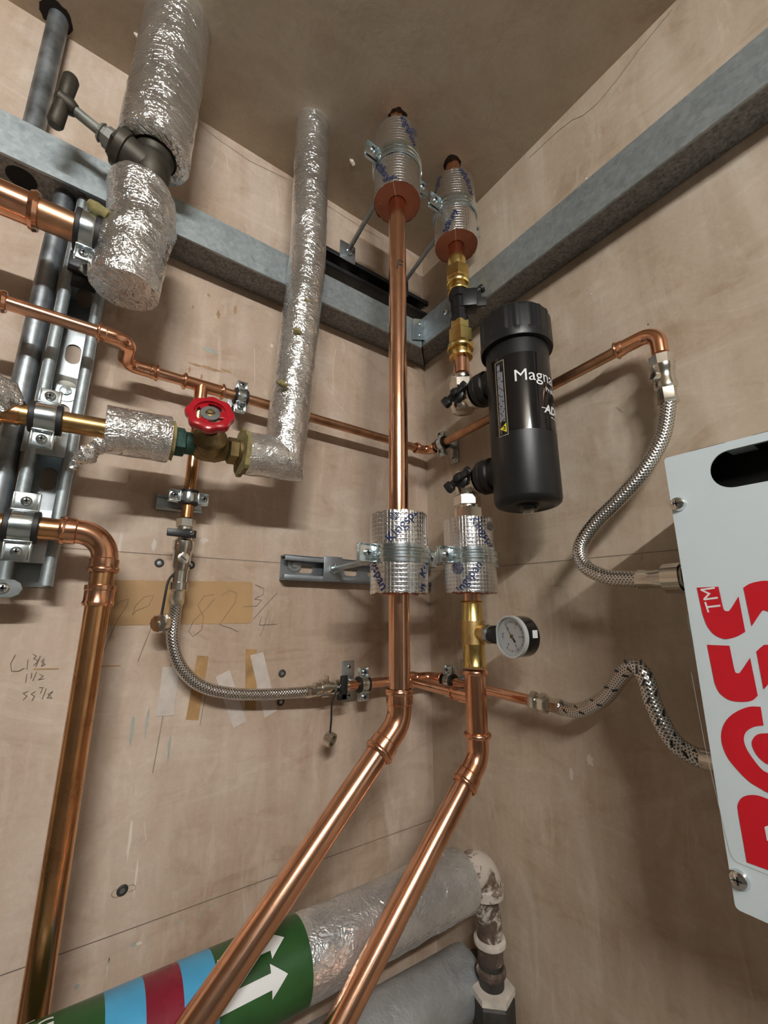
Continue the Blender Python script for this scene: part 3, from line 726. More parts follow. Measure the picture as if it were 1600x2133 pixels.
# ------------------------------------------------------------------ brass tee and pressure gauge
t = thing('brass_tee', RV(1385), 'brass tee on the right-hand riser carrying the pressure gauge', 'pipe fitting')
za, zb_ = rz(1252), rz(1390); l = za-zb_
b = MB(); b.lathe((RXX, RYY, zb_), UP, [(0, .0168), (.002, .0178), (.004, .0165), (l*.30, .0160), (l*.34, .0175), (l*.70, .0175), (l*.73, .0160), (l-.004, .0150), (l-.002, .0172), (l, .0160)], 36); b.build('body', 'brass', t)
gz = rz(1318); b = MB(); b.lathe((RXX, RYY-.010, gz), -YP, [(0, .012), (.010, .0115), (.014, .0125), (.018, .0125)], 28); b.build('branch', 'brass_rough', t)
b = MB(); b.lathe((RXX, RYY, zb_+l*.345), UP, [(0, .01765), (l*.35, .01765)], 36); b.build('cast_belt', 'brass_rough', t)
gd = Vector((0, -1, 0)); gc = Vector((RXX-.004, RYY-.074, gz-.002)); gn = Vector((-1, .10, .0)).normalized(); gr = .0272
t = thing('pressure_gauge', gc, 'round white-faced pressure gauge with black case beside the brass tee', 'gauge')
part('case', 'black_gloss', t, 'lathe', gc-gn*.024, gn, [(0, .027), (.001, gr), (.022, gr), (.0225, gr*.985)], 56)
part('dial', 'gauge_face', t, 'lathe', gc-gn*.004, gn, [(0, gr*.94), (.0025, gr*.94), (.0026, 0)], 56)
part('lens_rim', 'grey_plastic', t, 'ring', gc-gn*.003, gn, gr*.94, gr*1.015, .0065, 56)
part('stem', 'black_plastic', t, 'lathe', (RXX, RYY-.028, gz-.001), -YP, [(0, .0095), (.006, .0105), (.010, .0125), (.020, .0125)], 24)
part('stem_nut', 'zinc_dull', t, 'hexn', (RXX, RYY-.0265, gz-.001), -YP, .0135, .0075)
gx = gn.cross(UP).normalized() ; gx = UP.cross(gn).normalized(); gy = gn.cross(gx)     # gx to the right as seen from the front
fo = gc-gn*.0012
dial = [o for o in t.children if o.name.startswith('dial')][0]
for k in range(41):
    an = math.radians(135+k*270/40*-1-0); an = math.radians(125-k*250/40)
    r0, r1 = gr*(.66 if k % 10 else .60), gr*.76; d = gx*math.cos(an)+gy*math.sin(an); e = -gx*math.sin(an)+gy*math.cos(an); wd = .00022 if k % 5 else .00045
    mb = MB(); mb.add([fo+d*r0-e*wd, fo+d*r1-e*wd, fo+d*r1+e*wd, fo+d*r0+e*wd], [(0, 1, 2, 3)]); mb.build('tick', 'black_ink', dial, False)
for k, s in enumerate('01234'):
    an = math.radians(125-k*62.5); vs, fs = text2d(s, .0058, 0); o_ = fo+(gx*math.cos(an)+gy*math.sin(an))*gr*.47; on_plane('numeral', 'black_ink', dial, rot2(vs, math.degrees(an)-90+0), fs, o_, gx, gy)
vs, fs = text2d('bar', .0062, 0); on_plane('unit_text', 'black_ink', dial, rot2(vs, -90), fs, fo-gx*gr*.62, gx, gy)
an = math.radians(128); d = gx*math.cos(an)+gy*math.sin(an); e = -gx*math.sin(an)+gy*math.cos(an); f2 = fo+gn*.001
mb = MB(); mb.add([f2+d*gr*.8, f2+e*.0006, f2-d*gr*.30+e*.0016, f2-d*gr*.38, f2-d*gr*.30-e*.0016, f2-e*.0006], [(0, 1, 2, 3, 4, 5)]); mb.build('needle', 'black_ink', t, False)
part('hub', 'brass_aged', t, 'lathe', f2, gn, [(0, .0028), (.001, .0026), (.0014, 0)], 20)
part('lens', 'clear_lens', t, 'lathe', gc+gn*.0012, gn, [(0, gr*.945), (.0012, gr*.945)], 48)
mb = MB(); sp = gc-gn*.012; sdn = gd; 
for (ang, wdt) in ((0, .0045),):
    q0 = sp+sdn*(gr+.0003); mb.box(q0+UP*.004, (.0006, .010, .010), sdn, UP)
st_ = mb.build('sticker', 'white_print', t, False)

# ------------------------------------------------------------------ 15 mm copper run along both walls
R15 = .0078; Z15 = 1.8615; DB = .040; XB = -.4834; XO = -.5835; DA = .100; DR = .032
t = thing('copper_run', (XB, -DB, Z15), 'thin horizontal copper pipe run across both walls, with a tee above the red wheel', 'copper pipe')
b = MB(); b.tube([(-2.88, -DA, Z15), (XO-.022, -DA, Z15)], R15, 24); b.build('left_pipe', 'copper_bright', t)
b = MB(); p = L(4, 628, DA); b.lathe((p.x-.03, -DA, Z15), XP, [(0, R15*1.2), (.026, R15*1.2), (.028, R15*1.45), (.031, R15*1.62), (.034, R15*1.45), (.0345, R15)], 24); b.build('left_socket', 'copper_fitting', t)
press_elbow(t, [(XO-.034, -DA, Z15), (XO, -DA, Z15), (XO, -(DA+DB)/2, Z15)], .016, R15, ends=(1, 0), name='offset_elbow')
press_elbow(t, [(XO, -(DA+DB)/2, Z15), (XO, -DB, Z15), (XO+.042, -DB, Z15)], .016, R15, ends=(0, 1), name='offset_elbow')
tx0, tx1 = L(378, 796, DB).x, L(468, 822, DB).x
b = MB(); b.tube([(XO+.03, -DB, Z15), (tx0+.01, -DB, Z15)], R15, 24); b.build('link_pipe', 'copper_bright', t)
b = MB(); b.tube([(tx0, -DB, Z15), (tx1, -DB, Z15)], R15*1.18, 24); collar(b, Vector((tx0+.004, -DB, Z15)), XP, R15*1.25); collar(b, Vector((tx1-.004, -DB, Z15)), XP, R15*1.25)
b.tube([(XB, -DB, Z15), (XB, -DB, Z15-.036)], R15*1.18, 24); collar(b, Vector((XB, -DB, Z15-.033)), UP, R15*1.25); b.build('tee', 'copper_fitting', t)
b = MB(); b.tube([(tx1-.01, -DB, Z15), (-.058, -DB, Z15)], R15, 24); b.build('middle_pipe', 'copper_dull', t)
press_elbow(t, [(-.066, -DB, Z15), (-DR, -DB, Z15), (-DR, -.066, Z15)], .018, R15, name='corner_elbow')
EY = R(1372, 715, DR).y; z2 = 1.8835
b = MB(); b.tube([(-DR, -.055, Z15), (-DR, EY+.035, z2-.001)], R15, 24); b.build('right_pipe', 'copper_dull', t)
ve = Vector((-DR, EY, z2)); press_elbow(t, [(-DR, EY+.052, z2-.001), ve, (-DR, EY, z2-.034)], .019, R15*1.04, ends=(1, 0), name='end_elbow')
b = MB(); b.tube([(XB, -DB, Z15-.028), (XB, -DB, hz(1085, XB, -DB))], R15, 24); b.build('drop_pipe', 'copper_amber', t)
def wclip(label, c, ax, lug, n, pl=None, stud=True, r=R15, **k):
    c = Vector(c); n = Vector(n); wall = c-n*(c.dot(n)); base = wall+n*.0030
    return clamp(label, c, ax, lug, n, r, .013, .0155, .0165, .0030, .0018, stud=base if stud else None, plate=pl, **k)
px = L(501, 832, DB).x
def wp(x, z, lug=UP, l=.058): return (Vector((x, -.0017, z)), lug, l, .021, 'zinc_dull')
wclip('zinc clamp with black lining on the thin pipe beside the red wheel', (px, -DB, Z15), XP, UP, NL, wp(px, Z15, UP, .03), nuts=False)
ry = R(921, 918, DR).y
wclip('zinc clamp on the thin pipe just round the corner, left of the black filter', (-DR, ry, Z15+.002), YP, UP, NR, (Vector((-.0017, ry-.004, Z15-.004)), UP, .062, .022, 'zinc_dull'), nuts=False)
zc = hz(1037, XB, -DB)
wclip('zinc clamp on the vertical pipe below the red wheel', (XB, -DB, zc), UP, XP, NL, None)
t = thing('strut_offcut', (XB, 0, zc), 'short zinc rail behind the clamp on the vertical pipe below the red wheel', 'rail')
b = MB(); b.box((XB-.006, -.0065, zc-.004), (.062, .022, .012), XP, NL, .002); b.build('rail', 'zinc_dull', t)
for k in (-1, 1): b = MB(); b.box((XB-.006, -.0135, zc-.004+k*.008), (.062, .005, .003), XP, NL, .001); b.build('lip', 'zinc_dull', t)

# ------------------------------------------------------------------ braided hoses and their valves
def hose(label, pts, r, ferr=(1, 1), n=14):
    path = spline(pts, n); t = thing('braided_hose', path[0], label, 'hose')
    b = MB(); b.tube(path, r, 24); b.build('braid', 'braid', t)
    for (p, q, e) in ((path[0], path[1], ferr[0]), (path[-1], path[-2], ferr[1])):
        if e:
            d = (p-q).normalized(); b = MB(); b.lathe(p-d*.012, d, [(0, r*1.08), (.001, r*1.16), (.008, r*1.12), (.013, r*1.02), (.022, r*.98)], 12, None, lambda an, tt: 1+.05*math.cos(an*6)); b.build('crimp_ferrule', 'nickel', t)
    return t, path
def HL(x, y, d=.034): return L(x, y, d)
zb0 = hz(1240, XB, -DB)
p_end = HL(652, 1440, .040)
hose('grey braided hose looping from the drain valve along the left wall', [Vector((XB, -DB, zb0)), HL(363, 1290), HL(360, 1335), HL(376, 1388), HL(418, 1428), HL(480, 1444), HL(560, 1446), p_end], .0078)
# filling valve on the drop pipe
t = thing('filling_valve', (XB, -DB, hz(1230, XB, -DB)), 'nickel filling valve with black lever hanging under the thin copper drop pipe', 'valve')
def vz(y): return hz(y, XB, -DB)
b = MB(); b.hexn((XB, -DB, vz(1100)), UP, .0125, vz(1080)-vz(1100), (.5, -1, 0)); b.build('top_nut', 'nickel', t)
b = MB(); b.lathe((XB, -DB, vz(1190)), UP, [(0, .0095), (.006, .0115), (vz(1150)-vz(1190), .0115), (vz(1145)-vz(1190), .0135), (vz(1128)-vz(1190), .0135), (vz(1124)-vz(1190), .010), (vz(1108)-vz(1190), .0115), (vz(1100)-vz(1190), .0115)], 28); b.build('body', 'nickel', t)
b = MB(); b.lathe((XB, -DB, vz(1232)), UP, [(0, .0085), (.002, .0115), (vz(1214)-vz(1232), .0118), (vz(1213)-vz(1232), .0095), (vz(1190)-vz(1232), .0095)], 24); b.build('outlet', 'nickel', t)
q = Vector((XB, -DB-.0165, vz(1114))); b = MB(); b.lathe(q+YP*.008, NL, [(0, .006), (.006, .007), (.008, .0065)], 16); b.box(q+XP*(-.0065)-UP*.001, (.036, .010, .005), XP, NL, .001); lv = b.build('lever', 'black_plastic', t); screw(lv, q+NL*.003+XP*.005, NL, .0032)
b = MB(); q = Vector((XB, -DB-.0105, vz(1165))); b.lathe(q, NL, [(0, .0075), (.003, .0075), (.0035, .006), (.0032, 0)], 20); s_ = b.build('test_port', 'nickel', t); b = MB(); b.box(q+NL*.0036, (.009, .0012, .0008), (1, 0, -.8), NL); b.build('slot', 'black_ink', s_)
cp = L(334, 1298, .046)
b = MB(); b.tube(spline([Vector((XB+.011, -DB-.006, vz(1178))), L(370, 1190, .043), L(352, 1208, .044), L(344, 1240, .046), cp+UP*.006], 8), .0016, 8); b.build('strap', 'rubber', t)
cn_ = Vector((-.55, -.75, -.1)).normalized()
b = MB(); b.lathe(cp-cn_*.006, cn_, [(0, .0095), (.001, .0115), (.010, .0115), (.012, .010), (.0125, .004), (.015, .0035), (.0155, 0)], 24, None, lambda an, tt: 1+.03*math.cos(an*12)); b.build('blanking_cap', 'nickel', t)
# lower end of the hose: second valve, pipe to the corner
ZL = 1.4135; DL = .040
vx0 = L(652, 1438, DL).x; vx1 = L(722, 1428, DL).x
t = thing('filling_valve', (vx0, -DL, ZL), 'nickel valve with upright black lever at the right end of the looping hose', 'valve')
b = MB(); b.lathe((vx0, -DL, ZL), XP, [(0, .0085), (.002, .0105), (.012, .0105), (.0125, .0135), (.024, .0135), (.0245, .0095), (.034, .0095), (.036, .0115), (vx1-vx0-.014, .0115), (vx1-vx0-.013, .0125), (vx1-vx0, .0125), (vx1-vx0, .008)], 28); b.build('body', 'nickel', t)
b = MB(); b.box((vx0+.021, -DL-.004, ZL+.015), (.004, .010, .010), XP, UP, .0015); b.build('ear', 'nickel', t)
lx = L(714, 1430, DL+.013).x; b = MB(); b.lathe((lx, -DL-.008, ZL), NL, [(0, .006), (.008, .007), (.009, .005)], 16); b.box((lx, -DL-.0165, ZL+.001), (.012, .006, .036), XP, UP, .0018); b.box((lx-.003, -DL-.0165, ZL-.012), (.015, .006, .010), XP, UP, .0018); b.build('lever', 'black_plastic', t)
cq = L(687, 1540, .045)
b = MB(); b.tube(spline([Vector((vx0+.037, -DL-.009, ZL-.004)), L(692, 1462, .050), L(690, 1500, .048), cq+UP*.008], 8), .0015, 8); b.build('strap', 'rubber', t)
b = MB(); ca = Vector((.45, -.86, -.25)).normalized(); b.ring(cq-ca*.005, ca, .0072, .0105, .011, 28); b.lathe(cq-ca*.006, ca, [(0, .0095), (.0015, .0095)], 24); b.build('blanking_cap', 'nickel', t)
t = thing('copper_run', (-.1, -DL, ZL), 'thin copper pipe low on both walls behind the risers, ending at the braided hose', 'copper pipe')
b = MB(); b.tube([(vx1-.004, -DL, ZL), (-.062, -DL, ZL)], R15, 24); b.build('left_pipe', 'copper_bright', t)
tz = 1.409
press_elbow(t, [(-.078, -DL, ZL), (-DL, -DL, ZL), (-DL, -.078, ZL)], .018, R15, name='corner_elbow')
ny = R(1112, 1462, DL).y
b = MB(); b.tube([(-DL, -.066, ZL), (-DL, ny, 1.4065)], R15, 24); b.build('right_pipe', 'copper_bright', t)
b = MB(); b.tube([(RXX-.022, -DL, ZL), (RXX+.022, -DL, ZL)], R15*1.18, 24)
for k in (-1, 1): collar(b, Vector((RXX+k*.019, -DL, ZL)), XP, R15*1.25)
b.tube([(RXX, -DL, ZL), (RXX, -DL-.026, ZL)], R15*1.18, 24); collar(b, Vector((RXX, -DL-.022, ZL)), YP, R15*1.25); b.build('tee', 'copper_fitting', t)
b = MB(); b.tube([(RXX, -DL-.02, ZL), (RXX, RYY+.026, TEEZ)], R15, 24); b.build('branch_pipe', 'copper_bright', t)
b = MB(); b.tube([(RXX, RYY+.046, TEEZ), (RXX, RYY+.012, TEEZ)], R15*1.25, 24); b.bead((RXX, RYY+.044, TEEZ), YP, R15*1.3, .002, .0015); b.build('reducer', 'copper_fitting', t)
kx = L(756, 1423, DL).x
wclip('zinc clamp and back plate on the low thin pipe, left of the tall riser', (kx, -DL, ZL), XP, UP, NL, (Vector((kx-.006, -.0017, ZL+.001)), UP, .066, .024, 'zinc_dull'), nuts=False)
ky = R(937, 1417, DL).y
wclip('zinc clamp and back plate on the low thin pipe, just right of the corner', (-DL, ky, ZL-.001), YP, UP, NR, (Vector((-.0017, ky-.004, ZL)), UP, .066, .024, 'zinc_dull'), nuts=False)
t = thing('compression_coupling', (-DL, ny, 1.4065), 'nickel compression coupling joining the low copper pipe to a braided hose', 'pipe fitting')
b = MB(); b.hexn((-DL, ny+.004, 1.4065), -YP, .0135, .011); b.build('pipe_nut', 'nickel', t)
part('middle', 'nickel', t, 'lathe', (-DL, ny-.007, 1.4065), -YP, [(0, .010), (.003, .0115), (.006, .010)], 24)
part('hose_nut', 'nickel', t, 'hexn', (-DL, ny-.012, 1.4065), -YP, .0135, .010)
def HR(x, y, d): return R(x, y, d)
th, path = hose('grey braided hose with black flecks humping across to the lower side of the white unit', [Vector((-DL, ny-.034, 1.406)), HR(1205, 1480, .046), HR(1258, 1454, .060), HR(1300, 1402, .080), HR(1326, 1391, .088), HR(1345, 1415, .092), HR(1362, 1470, .092), HR(1400, 1540, .088), HR(1444, 1573, .085), HR(1495, 1588, .085), HR(1530, 1592, .085)], .0088, (1, 0))
br = [o for o in th.children if o.name.startswith('braid')][0]
for i in range(8, len(path)-22, 9):
    d = (path[i+1]-path[i]).normalized(); tocam = (CAM-path[i]).normalized(); a_, b_, c_ = frame(d, tocam)
    for an in (-.7, .35):
        o_ = b_*math.cos(an)+c_*math.sin(an); s_ = d.cross(o_)
        mb = MB(); mb.box(path[i]+d*an*.006+o_*.00885, (.0065, .0022, .0006), d*.8+s_*.6, o_); mb.build('fleck', 'black_ink', br, False)
b = MB(); e = path[-22]; d = (path[-1]-e).normalized(); b.tube([path[k] for k in range(len(path)-24, len(path))], .0094, 20); b.build('end_sleeve', 'nickel', th)

# upper valve and hose on the right wall
t = thing('service_valve', ve, 'nickel service valve hanging from the copper elbow above the white unit', 'valve')
def wz(y): return hz(y, -DR, EY)
b = MB(); b.lathe((-DR, EY, wz(764)), UP, [(0, .0145), (.0125, .0150), (.0140, .0135), (.0142, .009)], 8); b.build('top_nut', 'nickel', t)
z0_ = wz(812); l = wz(764)-z0_
b = MB(); b.lathe((-DR, EY, z0_), UP, [(0, .0105), (.002, .0128), (l*.25, .0128), (l*.4, .0115), (l*.72, .0120), (l*.8, .0135), (l, .0138)], 28); b.build('body', 'nickel', t)
sq = Vector((-DR, EY, z0_+l*.52)); sn = Vector((-.75, .45, 0)).normalized(); b = MB(); b.lathe(sq+sn*.009, sn, [(0, .0068), (.006, .0068), (.0065, .0055), (.0062, 0)], 20); s_ = b.build('screw_port', 'nickel', t); b = MB(); b.box(sq+sn*.0152, (.0008, .010, .0016), sn, UP); b.build('slot', 'black_ink', s_)
z1_ = wz(842); b = MB(); b.lathe((-DR, EY, z1_), UP, [(0, .0100), (.002, .0118), (.006, .0105), (z0_-z1_, .0105)], 12, None, lambda an, tt: 1+.06*math.cos(an*6)); b.build('hose_nut', 'nickel', t)
BXD = .15; BX = -BXD; BY = R(1383, 955, BXD).y
cz = hz(1203, -.085, BY+.03)
hose('grey braided hose curving down the right wall from the service valve to the white unit', [Vector((-DR, EY, z1_+.002)), HR(1386, 888, .034), HR(1374, 925, .038), HR(1338, 985, .046), HR(1288, 1042, .055), HR(1240, 1090, .064), HR(1209, 1140, .072), HR(1220, 1180, .078), HR(1265, 1202, .082), HR(1320, 1206, .084), HR(1352, 1207, .085)], .0088, (0, 1))
t = thing('hose_adapter', HR(1352, 1207, .085), 'nickel adapter nut where the upper braided hose enters the white unit', 'pipe fitting')
h0 = HR(1350, 1207, .085); h1 = Vector((h0.x, BY+.004, h0.z)); 
b = MB(); b.lathe(h0, -YP, [(0, .0085), (.016, .0105), (.017, .0150), (.034, .0155), (.0345, .012), (.05, .012)], 24, None, lambda an, tt: 1+.03*math.cos(an*6)); b.build('nut', 'nickel', t)
b = MB()
for k in range(3): b.lathe(h0-YP*(.036+k*.006), -YP, [(0, .012), (.001, .0145), (.004, .0145), (.005, .012)], 24)
b.build('threaded_washers', 'rubber', t)

# ------------------------------------------------------------------ white unit on the right wall
zT, zB = R(1383, 955, BXD).z, R(1530, 1892, BXD).z; BY1 = BY-.46
t = thing('white_unit', (0, BY, zB), 'white steel boxed unit with red logo, fixed to the right wall at the frame edge', 'heating unit')
# front cover with the hand slot; 2D coords: u = BY - y (to the right), v = z
def UV(px, py): p = R(px, py, BXD); return (BY-p.y, p.z)
def rrect(x0, x1, y0, y1, r, n=5):
    o = []
    for (cx_, cy_, a0) in ((x1-r, y0+r, -90), (x1-r, y1-r, 0), (x0+r, y1-r, 90), (x0+r, y0+r, 180)):
        for k in range(n+1): an = math.radians(a0+90*k/n); o.append((cx_+r*math.cos(an), cy_+r*math.sin(an)))
    return o
su, sv = UV(1478, 979)[0], (UV(1513, 941)[1]+UV(1530, 1015)[1])/2+.0005; sh = .0167
vs, fs = flat_poly([rrect(0, .46, zB, zT, .003), rrect(su, .42, sv-sh, sv+sh, sh-.0005, 8)[::-1]], .0009)
b = MB(); b.add([Vector((BX+.0009+v.z, BY-v.x, v.y)) for v in vs], fs); fr = b.build('front_cover', 'white_paint', t, ang=30)
mod = MB(); mod.box((BX/2, BY-.0012, (zT+zB)/2), (-BX-.002, .0016, zT-zB-.004), XP, UP); mod.build('side_panel', 'white_paint', t)
mod = MB(); mod.box((BX/2, BY1+.001, (zT+zB)/2), (-BX-.002, .0016, zT-zB-.004), XP, UP); mod.build('side_panel', 'white_paint', t)
for z_, nm in ((zT-.0028, 'top_panel'), (zB+.0028, 'bottom_panel')): mod = MB(); mod.box((BX/2, (BY+BY1)/2, z_), (-BX-.002, .4595, .0016), XP, UP); mod.build(nm, 'white_paint', t)
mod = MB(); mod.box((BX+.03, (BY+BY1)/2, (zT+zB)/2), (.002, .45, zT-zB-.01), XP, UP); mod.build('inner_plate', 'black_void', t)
for (x, y) in ((1413, 1050), (1541, 1831)):
    p = R(x, y, BXD); b = MB(); b.lathe(p, NR, [(0, .0068), (.001, .0068), (.0035, .0056), (.0048, .0032), (.005, 0)], 20); s_ = b.build('cover_screw', 'chrome', t)
    b = MB(); b.box(p+NR*.0046, (.0012, .0012, .0055), NR, UP); b.box(p+NR*.0046, (.0012, .0055, .0012), NR, UP); b.build('recess', 'black_ink', s_)
def print_poly(name, mat, pxs, dx):
    mb = MB(); 
    vs, fs = flat_poly([[UV(*q) for q in pxs]]); mb.add([Vector((BX-dx, BY-v.x, v.y)) for v in vs], fs); return mb.build(name, mat, fr, False)
LG = [
 [(1452, 1224), (1497, 1222), (1506, 1263), (1509, 1271), (1516, 1273), (1522, 1269), (1539, 1242), (1553, 1316), (1535, 1326), (1515, 1331), (1502, 1329), (1486, 1320), (1473, 1303), (1464, 1280)],
 [(1549, 1224), (1562, 1216), (1581, 1211), (1600, 1210), (1650, 1218), (1672, 1250), (1684, 1310), (1634, 1308), (1622, 1282), (1608, 1276), (1600, 1274), (1594, 1272), (1587, 1274), (1566, 1305)],
 [(1473, 1343), (1520, 1345), (1530, 1394), (1533, 1401), (1539, 1402), (1543, 1399), (1563, 1370), (1579, 1449), (1567, 1459), (1545, 1462), (1519, 1458), (1499, 1443), (1489, 1423)],
 [(1576, 1357), (1587, 1347), (1600, 1343), (1660, 1350), (1690, 1380), (1706, 1450), (1655, 1445), (1640, 1412), (1622, 1406), (1610, 1412), (1600, 1426), (1591, 1436)],
 [(1585, 1472), (1561, 1472), (1535, 1482), (1515, 1498), (1504, 1521), (1504, 1547), (1515, 1576), (1535, 1602), (1561, 1628), (1587, 1644), (1600, 1651), (1650, 1672), (1690, 1672), (1680, 1640), (1640, 1628), (1600, 1610), (1587, 1602), (1571, 1583), (1556, 1560), (1550, 1540), (1555, 1524), (1571, 1514), (1591, 1511)],
 [(1600, 1527), (1580, 1529), (1569, 1539), (1567, 1553), (1577, 1573), (1590, 1586), (1600, 1592), (1640, 1606), (1640, 1534)],
 [(1600, 1664), (1580, 1657), (1561, 1656), (1545, 1662), (1537, 1677), (1538, 1693), (1556, 1796), (1600, 1812), (1700, 1848), (1690, 1700), (1650, 1684)],
]
def smooth_px(lp, runs):
    out = []; i = 0
    while i < len(lp):
        r = [q for q in runs if q[0] == i]
        if r:
            a_, b_ = r[0]; pts = spline([Vector((q[0], q[1], 0)) for q in lp[a_:b_+1]], 5); out += [(q.x, q.y) for q in pts]; i = b_+1
        else: out.append(lp[i]); i += 1
    return out
RUN = [[(2, 6), (7, 13)], [(0, 5), (7, 13)], [(2, 6), (7, 12)], [(0, 5), (7, 11)], [(0, 11), (13, 22)], [(0, 8)], [(0, 6)]]
RUN[6] = [(0, 5)]
for lp, rn in zip(LG, RUN): print_poly('logo_print', 'red_print', smooth_px(lp, rn), .0003)
print_poly('logo_cutout', 'white_print', [(1593, 1722), (1640, 1706), (1650, 1770), (1598, 1750)], .0005)
cxy = UV(1483, 1248); vs, fs = text2d('TM', .0155, 0)
v2 = rot2(vs, 97, cxy[0], cxy[1]); mb = MB(); mb.add([Vector((BX-.0005, BY-v.x, v.y)) for v in v2], fs); mb.build('trademark_print', 'white_print', fr, False)
def stroke(name, mat, parent, pts, w_, n):
    n = Vector(n); mb = MB()
    for i in range(len(pts)-1):
        d = (pts[i+1]-pts[i]); s_ = d.cross(n).normalized()*w_/2; e_ = d.normalized()*w_*.3
        mb.add([pts[i]-s_-e_, pts[i+1]-s_+e_, pts[i+1]+s_+e_, pts[i]+s_-e_], [(0, 1, 2, 3)])
    return mb.build(name, mat, parent, False)
ol = [R(x, y, BXD+.0003) for x, y in ((1440, 1400), (1470, 1560), (1519, 1770), (1523, 1782), (1533, 1795), (1600, 1822))]
stroke('sticker_edge', 'grey_plastic', fr, ol, .0003, NR)
for (x, y, w_) in ((1440, 932, .03), (1585, 893, .06)):
    p = R(x, y, BXD-.01); b = MB(); b.box((p.x+.02, p.y-w_*.35, zT+.001), (.03, w_, .010), XP, UP, .002); b.build('grommet', 'black_plastic', t)
kp = R(1425, 1300, .07); 
b = MB(); b.lathe((kp.x, BY-.001, kp.z), YP, [(0, .0150), (.012, .0150), (.013, .0165), (.024, .0165), (.0265, .0145), (.0268, 0)], 28); b.build('side_knob', 'grey_plastic', t)

# ------------------------------------------------------------------ foil-wrapped pipe and valve at the top left
def crumple(amp, sc, seed):
    def f(p, an, s): q = Vector((p.x*sc+seed, p.y*sc, p.z*sc)); return amp*(noise.noise(q)+.5*noise.noise(q*2.3)+.35*abs(noise.noise(q*5.1)))
    return f
def foil_tube(name, parent, pts, r, seed, amp=.0016, sc=38, steps=60, mat='foil', hole=None, seg=72):
    pts = [Vector(p) for p in pts]; path = []
    for i in range(len(pts)-1):
        n_ = max(2, int(steps*(pts[i+1]-pts[i]).length/.3))
        for k in range(n_): path.append(pts[i].lerp(pts[i+1], k/n_))
    path.append(pts[-1]); b = MB(); b.tube(path, r, seg, True, crumple(amp, sc, seed)); return b.build(name, mat, parent, ang=60)
BD = .12; BFX = L(319, 335, BD).x
def bz(y): return hz(y, BFX, -BD)
t = thing('foil_wrapped_pipe', (BFX, -BD, bz(318)), 'thick foil-wrapped pipe hanging from the ceiling at the top left, above the T-handle valve', 'insulated pipe')
foil_tube('foil_jacket', t, [(BFX+.004, -BD, H+.03), (BFX, -BD, bz(322))], .0445, 3, .0012)
b = MB(); b.ring((BFX, -BD, bz(322)-.004), UP, .0285, .0440, .006, 64, [(0, .0395), (.001, .0425), (.003, .0445), (.006, .0445)], lambda an, tt: 1+.015*math.sin(an*7)+.01*math.sin(an*13)); b.build('folded_end', 'foil', t)
b = MB(); b.ring((BFX, -BD, bz(322)-.001), UP, .0235, .030, .003, 40); b.build('dark_gap', 'iron_dark', t)
t = thing('tee_handle_valve', (BFX, -BD, bz(395)), 'old dark bronze valve with a slanting stem and T-shaped handle', 'valve')
zb1, zb0 = bz(320), bz(398)
b = MB(); b.lathe((BFX, -BD, zb0), UP, [(0, .016), (.012, .017), (.020, .022), (.036, .0235), (.050, .022), (.056, .0255), (.068, .0255), (.070, .022), (zb1-zb0+.006, .022)], 36)
se = L(136, 214, BD); sb = Vector((BFX, -BD, zb0+.030)); sdv = (se-sb).normalized(); ln = (se-sb).length
b.lathe(sb, sdv, [(0, .021), (ln*.30, .022), (ln*.31, .0245), (ln*.40, .0245), (ln*.41, .020)], 32); b.build('body', 'bronze_dark', t)
b = MB(); b.hexn(sb+sdv*ln*.40, sdv, .021, ln*.06); b.build('bonnet_nut', 'bronze_dark', t)
b = MB(); b.lathe(sb+sdv*ln*.455, sdv, [(0, .0145), (ln*.09, .0135), (ln*.10, .011), (ln*.13, .0105), (ln*.135, .0125), (ln*.16, .0115), (ln*.165, .0085)], 8); b.build('packing_gland', 'old_steel', t)
b = MB(); b.tube([sb+sdv*ln*.6, se-sdv*.006], .0062, 16); b.build('stem', 'old_steel', t)
h0, h1 = L(150, 160, BD+.008), L(113, 262, BD-.006); hd_ = (h1-h0).normalized()
b = MB(); b.lathe(se-sdv*.012, sdv, [(0, .0075), (.006, .010), (.018, .010), (.022, .006)], 16); b.tube([h0, h0+hd_*.004, h0+hd_*.022, (h0+h1)/2, h1-hd_*.022, h1-hd_*.004, h1], [.0065, .0088, .0085, .0070, .0085, .0088, .0065], 20); b.build('t_handle', 'bronze_dark', t)
LX = L(283, 505, BD).x; LZ = L(100, 452, BD).z
t = thing('foil_wrapped_elbow', (LX, -BD, hz(610, LX, -BD)), 'crumpled foil lump wrapped over the elbow below the T-handle valve', 'insulated pipe')
zl_ = [hz(y, LX, -BD) for y in (388, 415, 470, 530, 560, 606)]
path = [(BFX-.002, -BD, zl_[0]), (BFX-.006, -BD, zl_[1]), (LX+.004, -BD, zl_[2]), (LX-.002, -BD, zl_[3]), (LX-.003, -BD, zl_[5])]
pp = []
for i in range(4):
    for k in range(14): pp.append(Vector(path[i]).lerp(Vector(path[i+1]), k/14))
pp.append(Vector(path[-1])); n_ = len(pp)
rr = [.0385*min(1, .72+.28*math.sin(min(1, i/9)*PI/2))*(1 if i < n_-2 else (1, .97)[i-(n_-2)]) for i in range(n_)]
b = MB(); b.tube(pp, rr, 72, True, crumple(.0030, 42, 9)); b.build('foil_jacket', 'foil', t, ang=60)
p0 = Vector((LX-.020, -BD, LZ)); b = MB(); b.tube([p0+XP*.012, p0, p0-XP*.010, p0-XP*.016, p0-XP*.019], [.027, .029, .027, .024, .020], 48, True, crumple(.0035, 60, 4)); b.build('foil_collar', 'foil', t, ang=60)
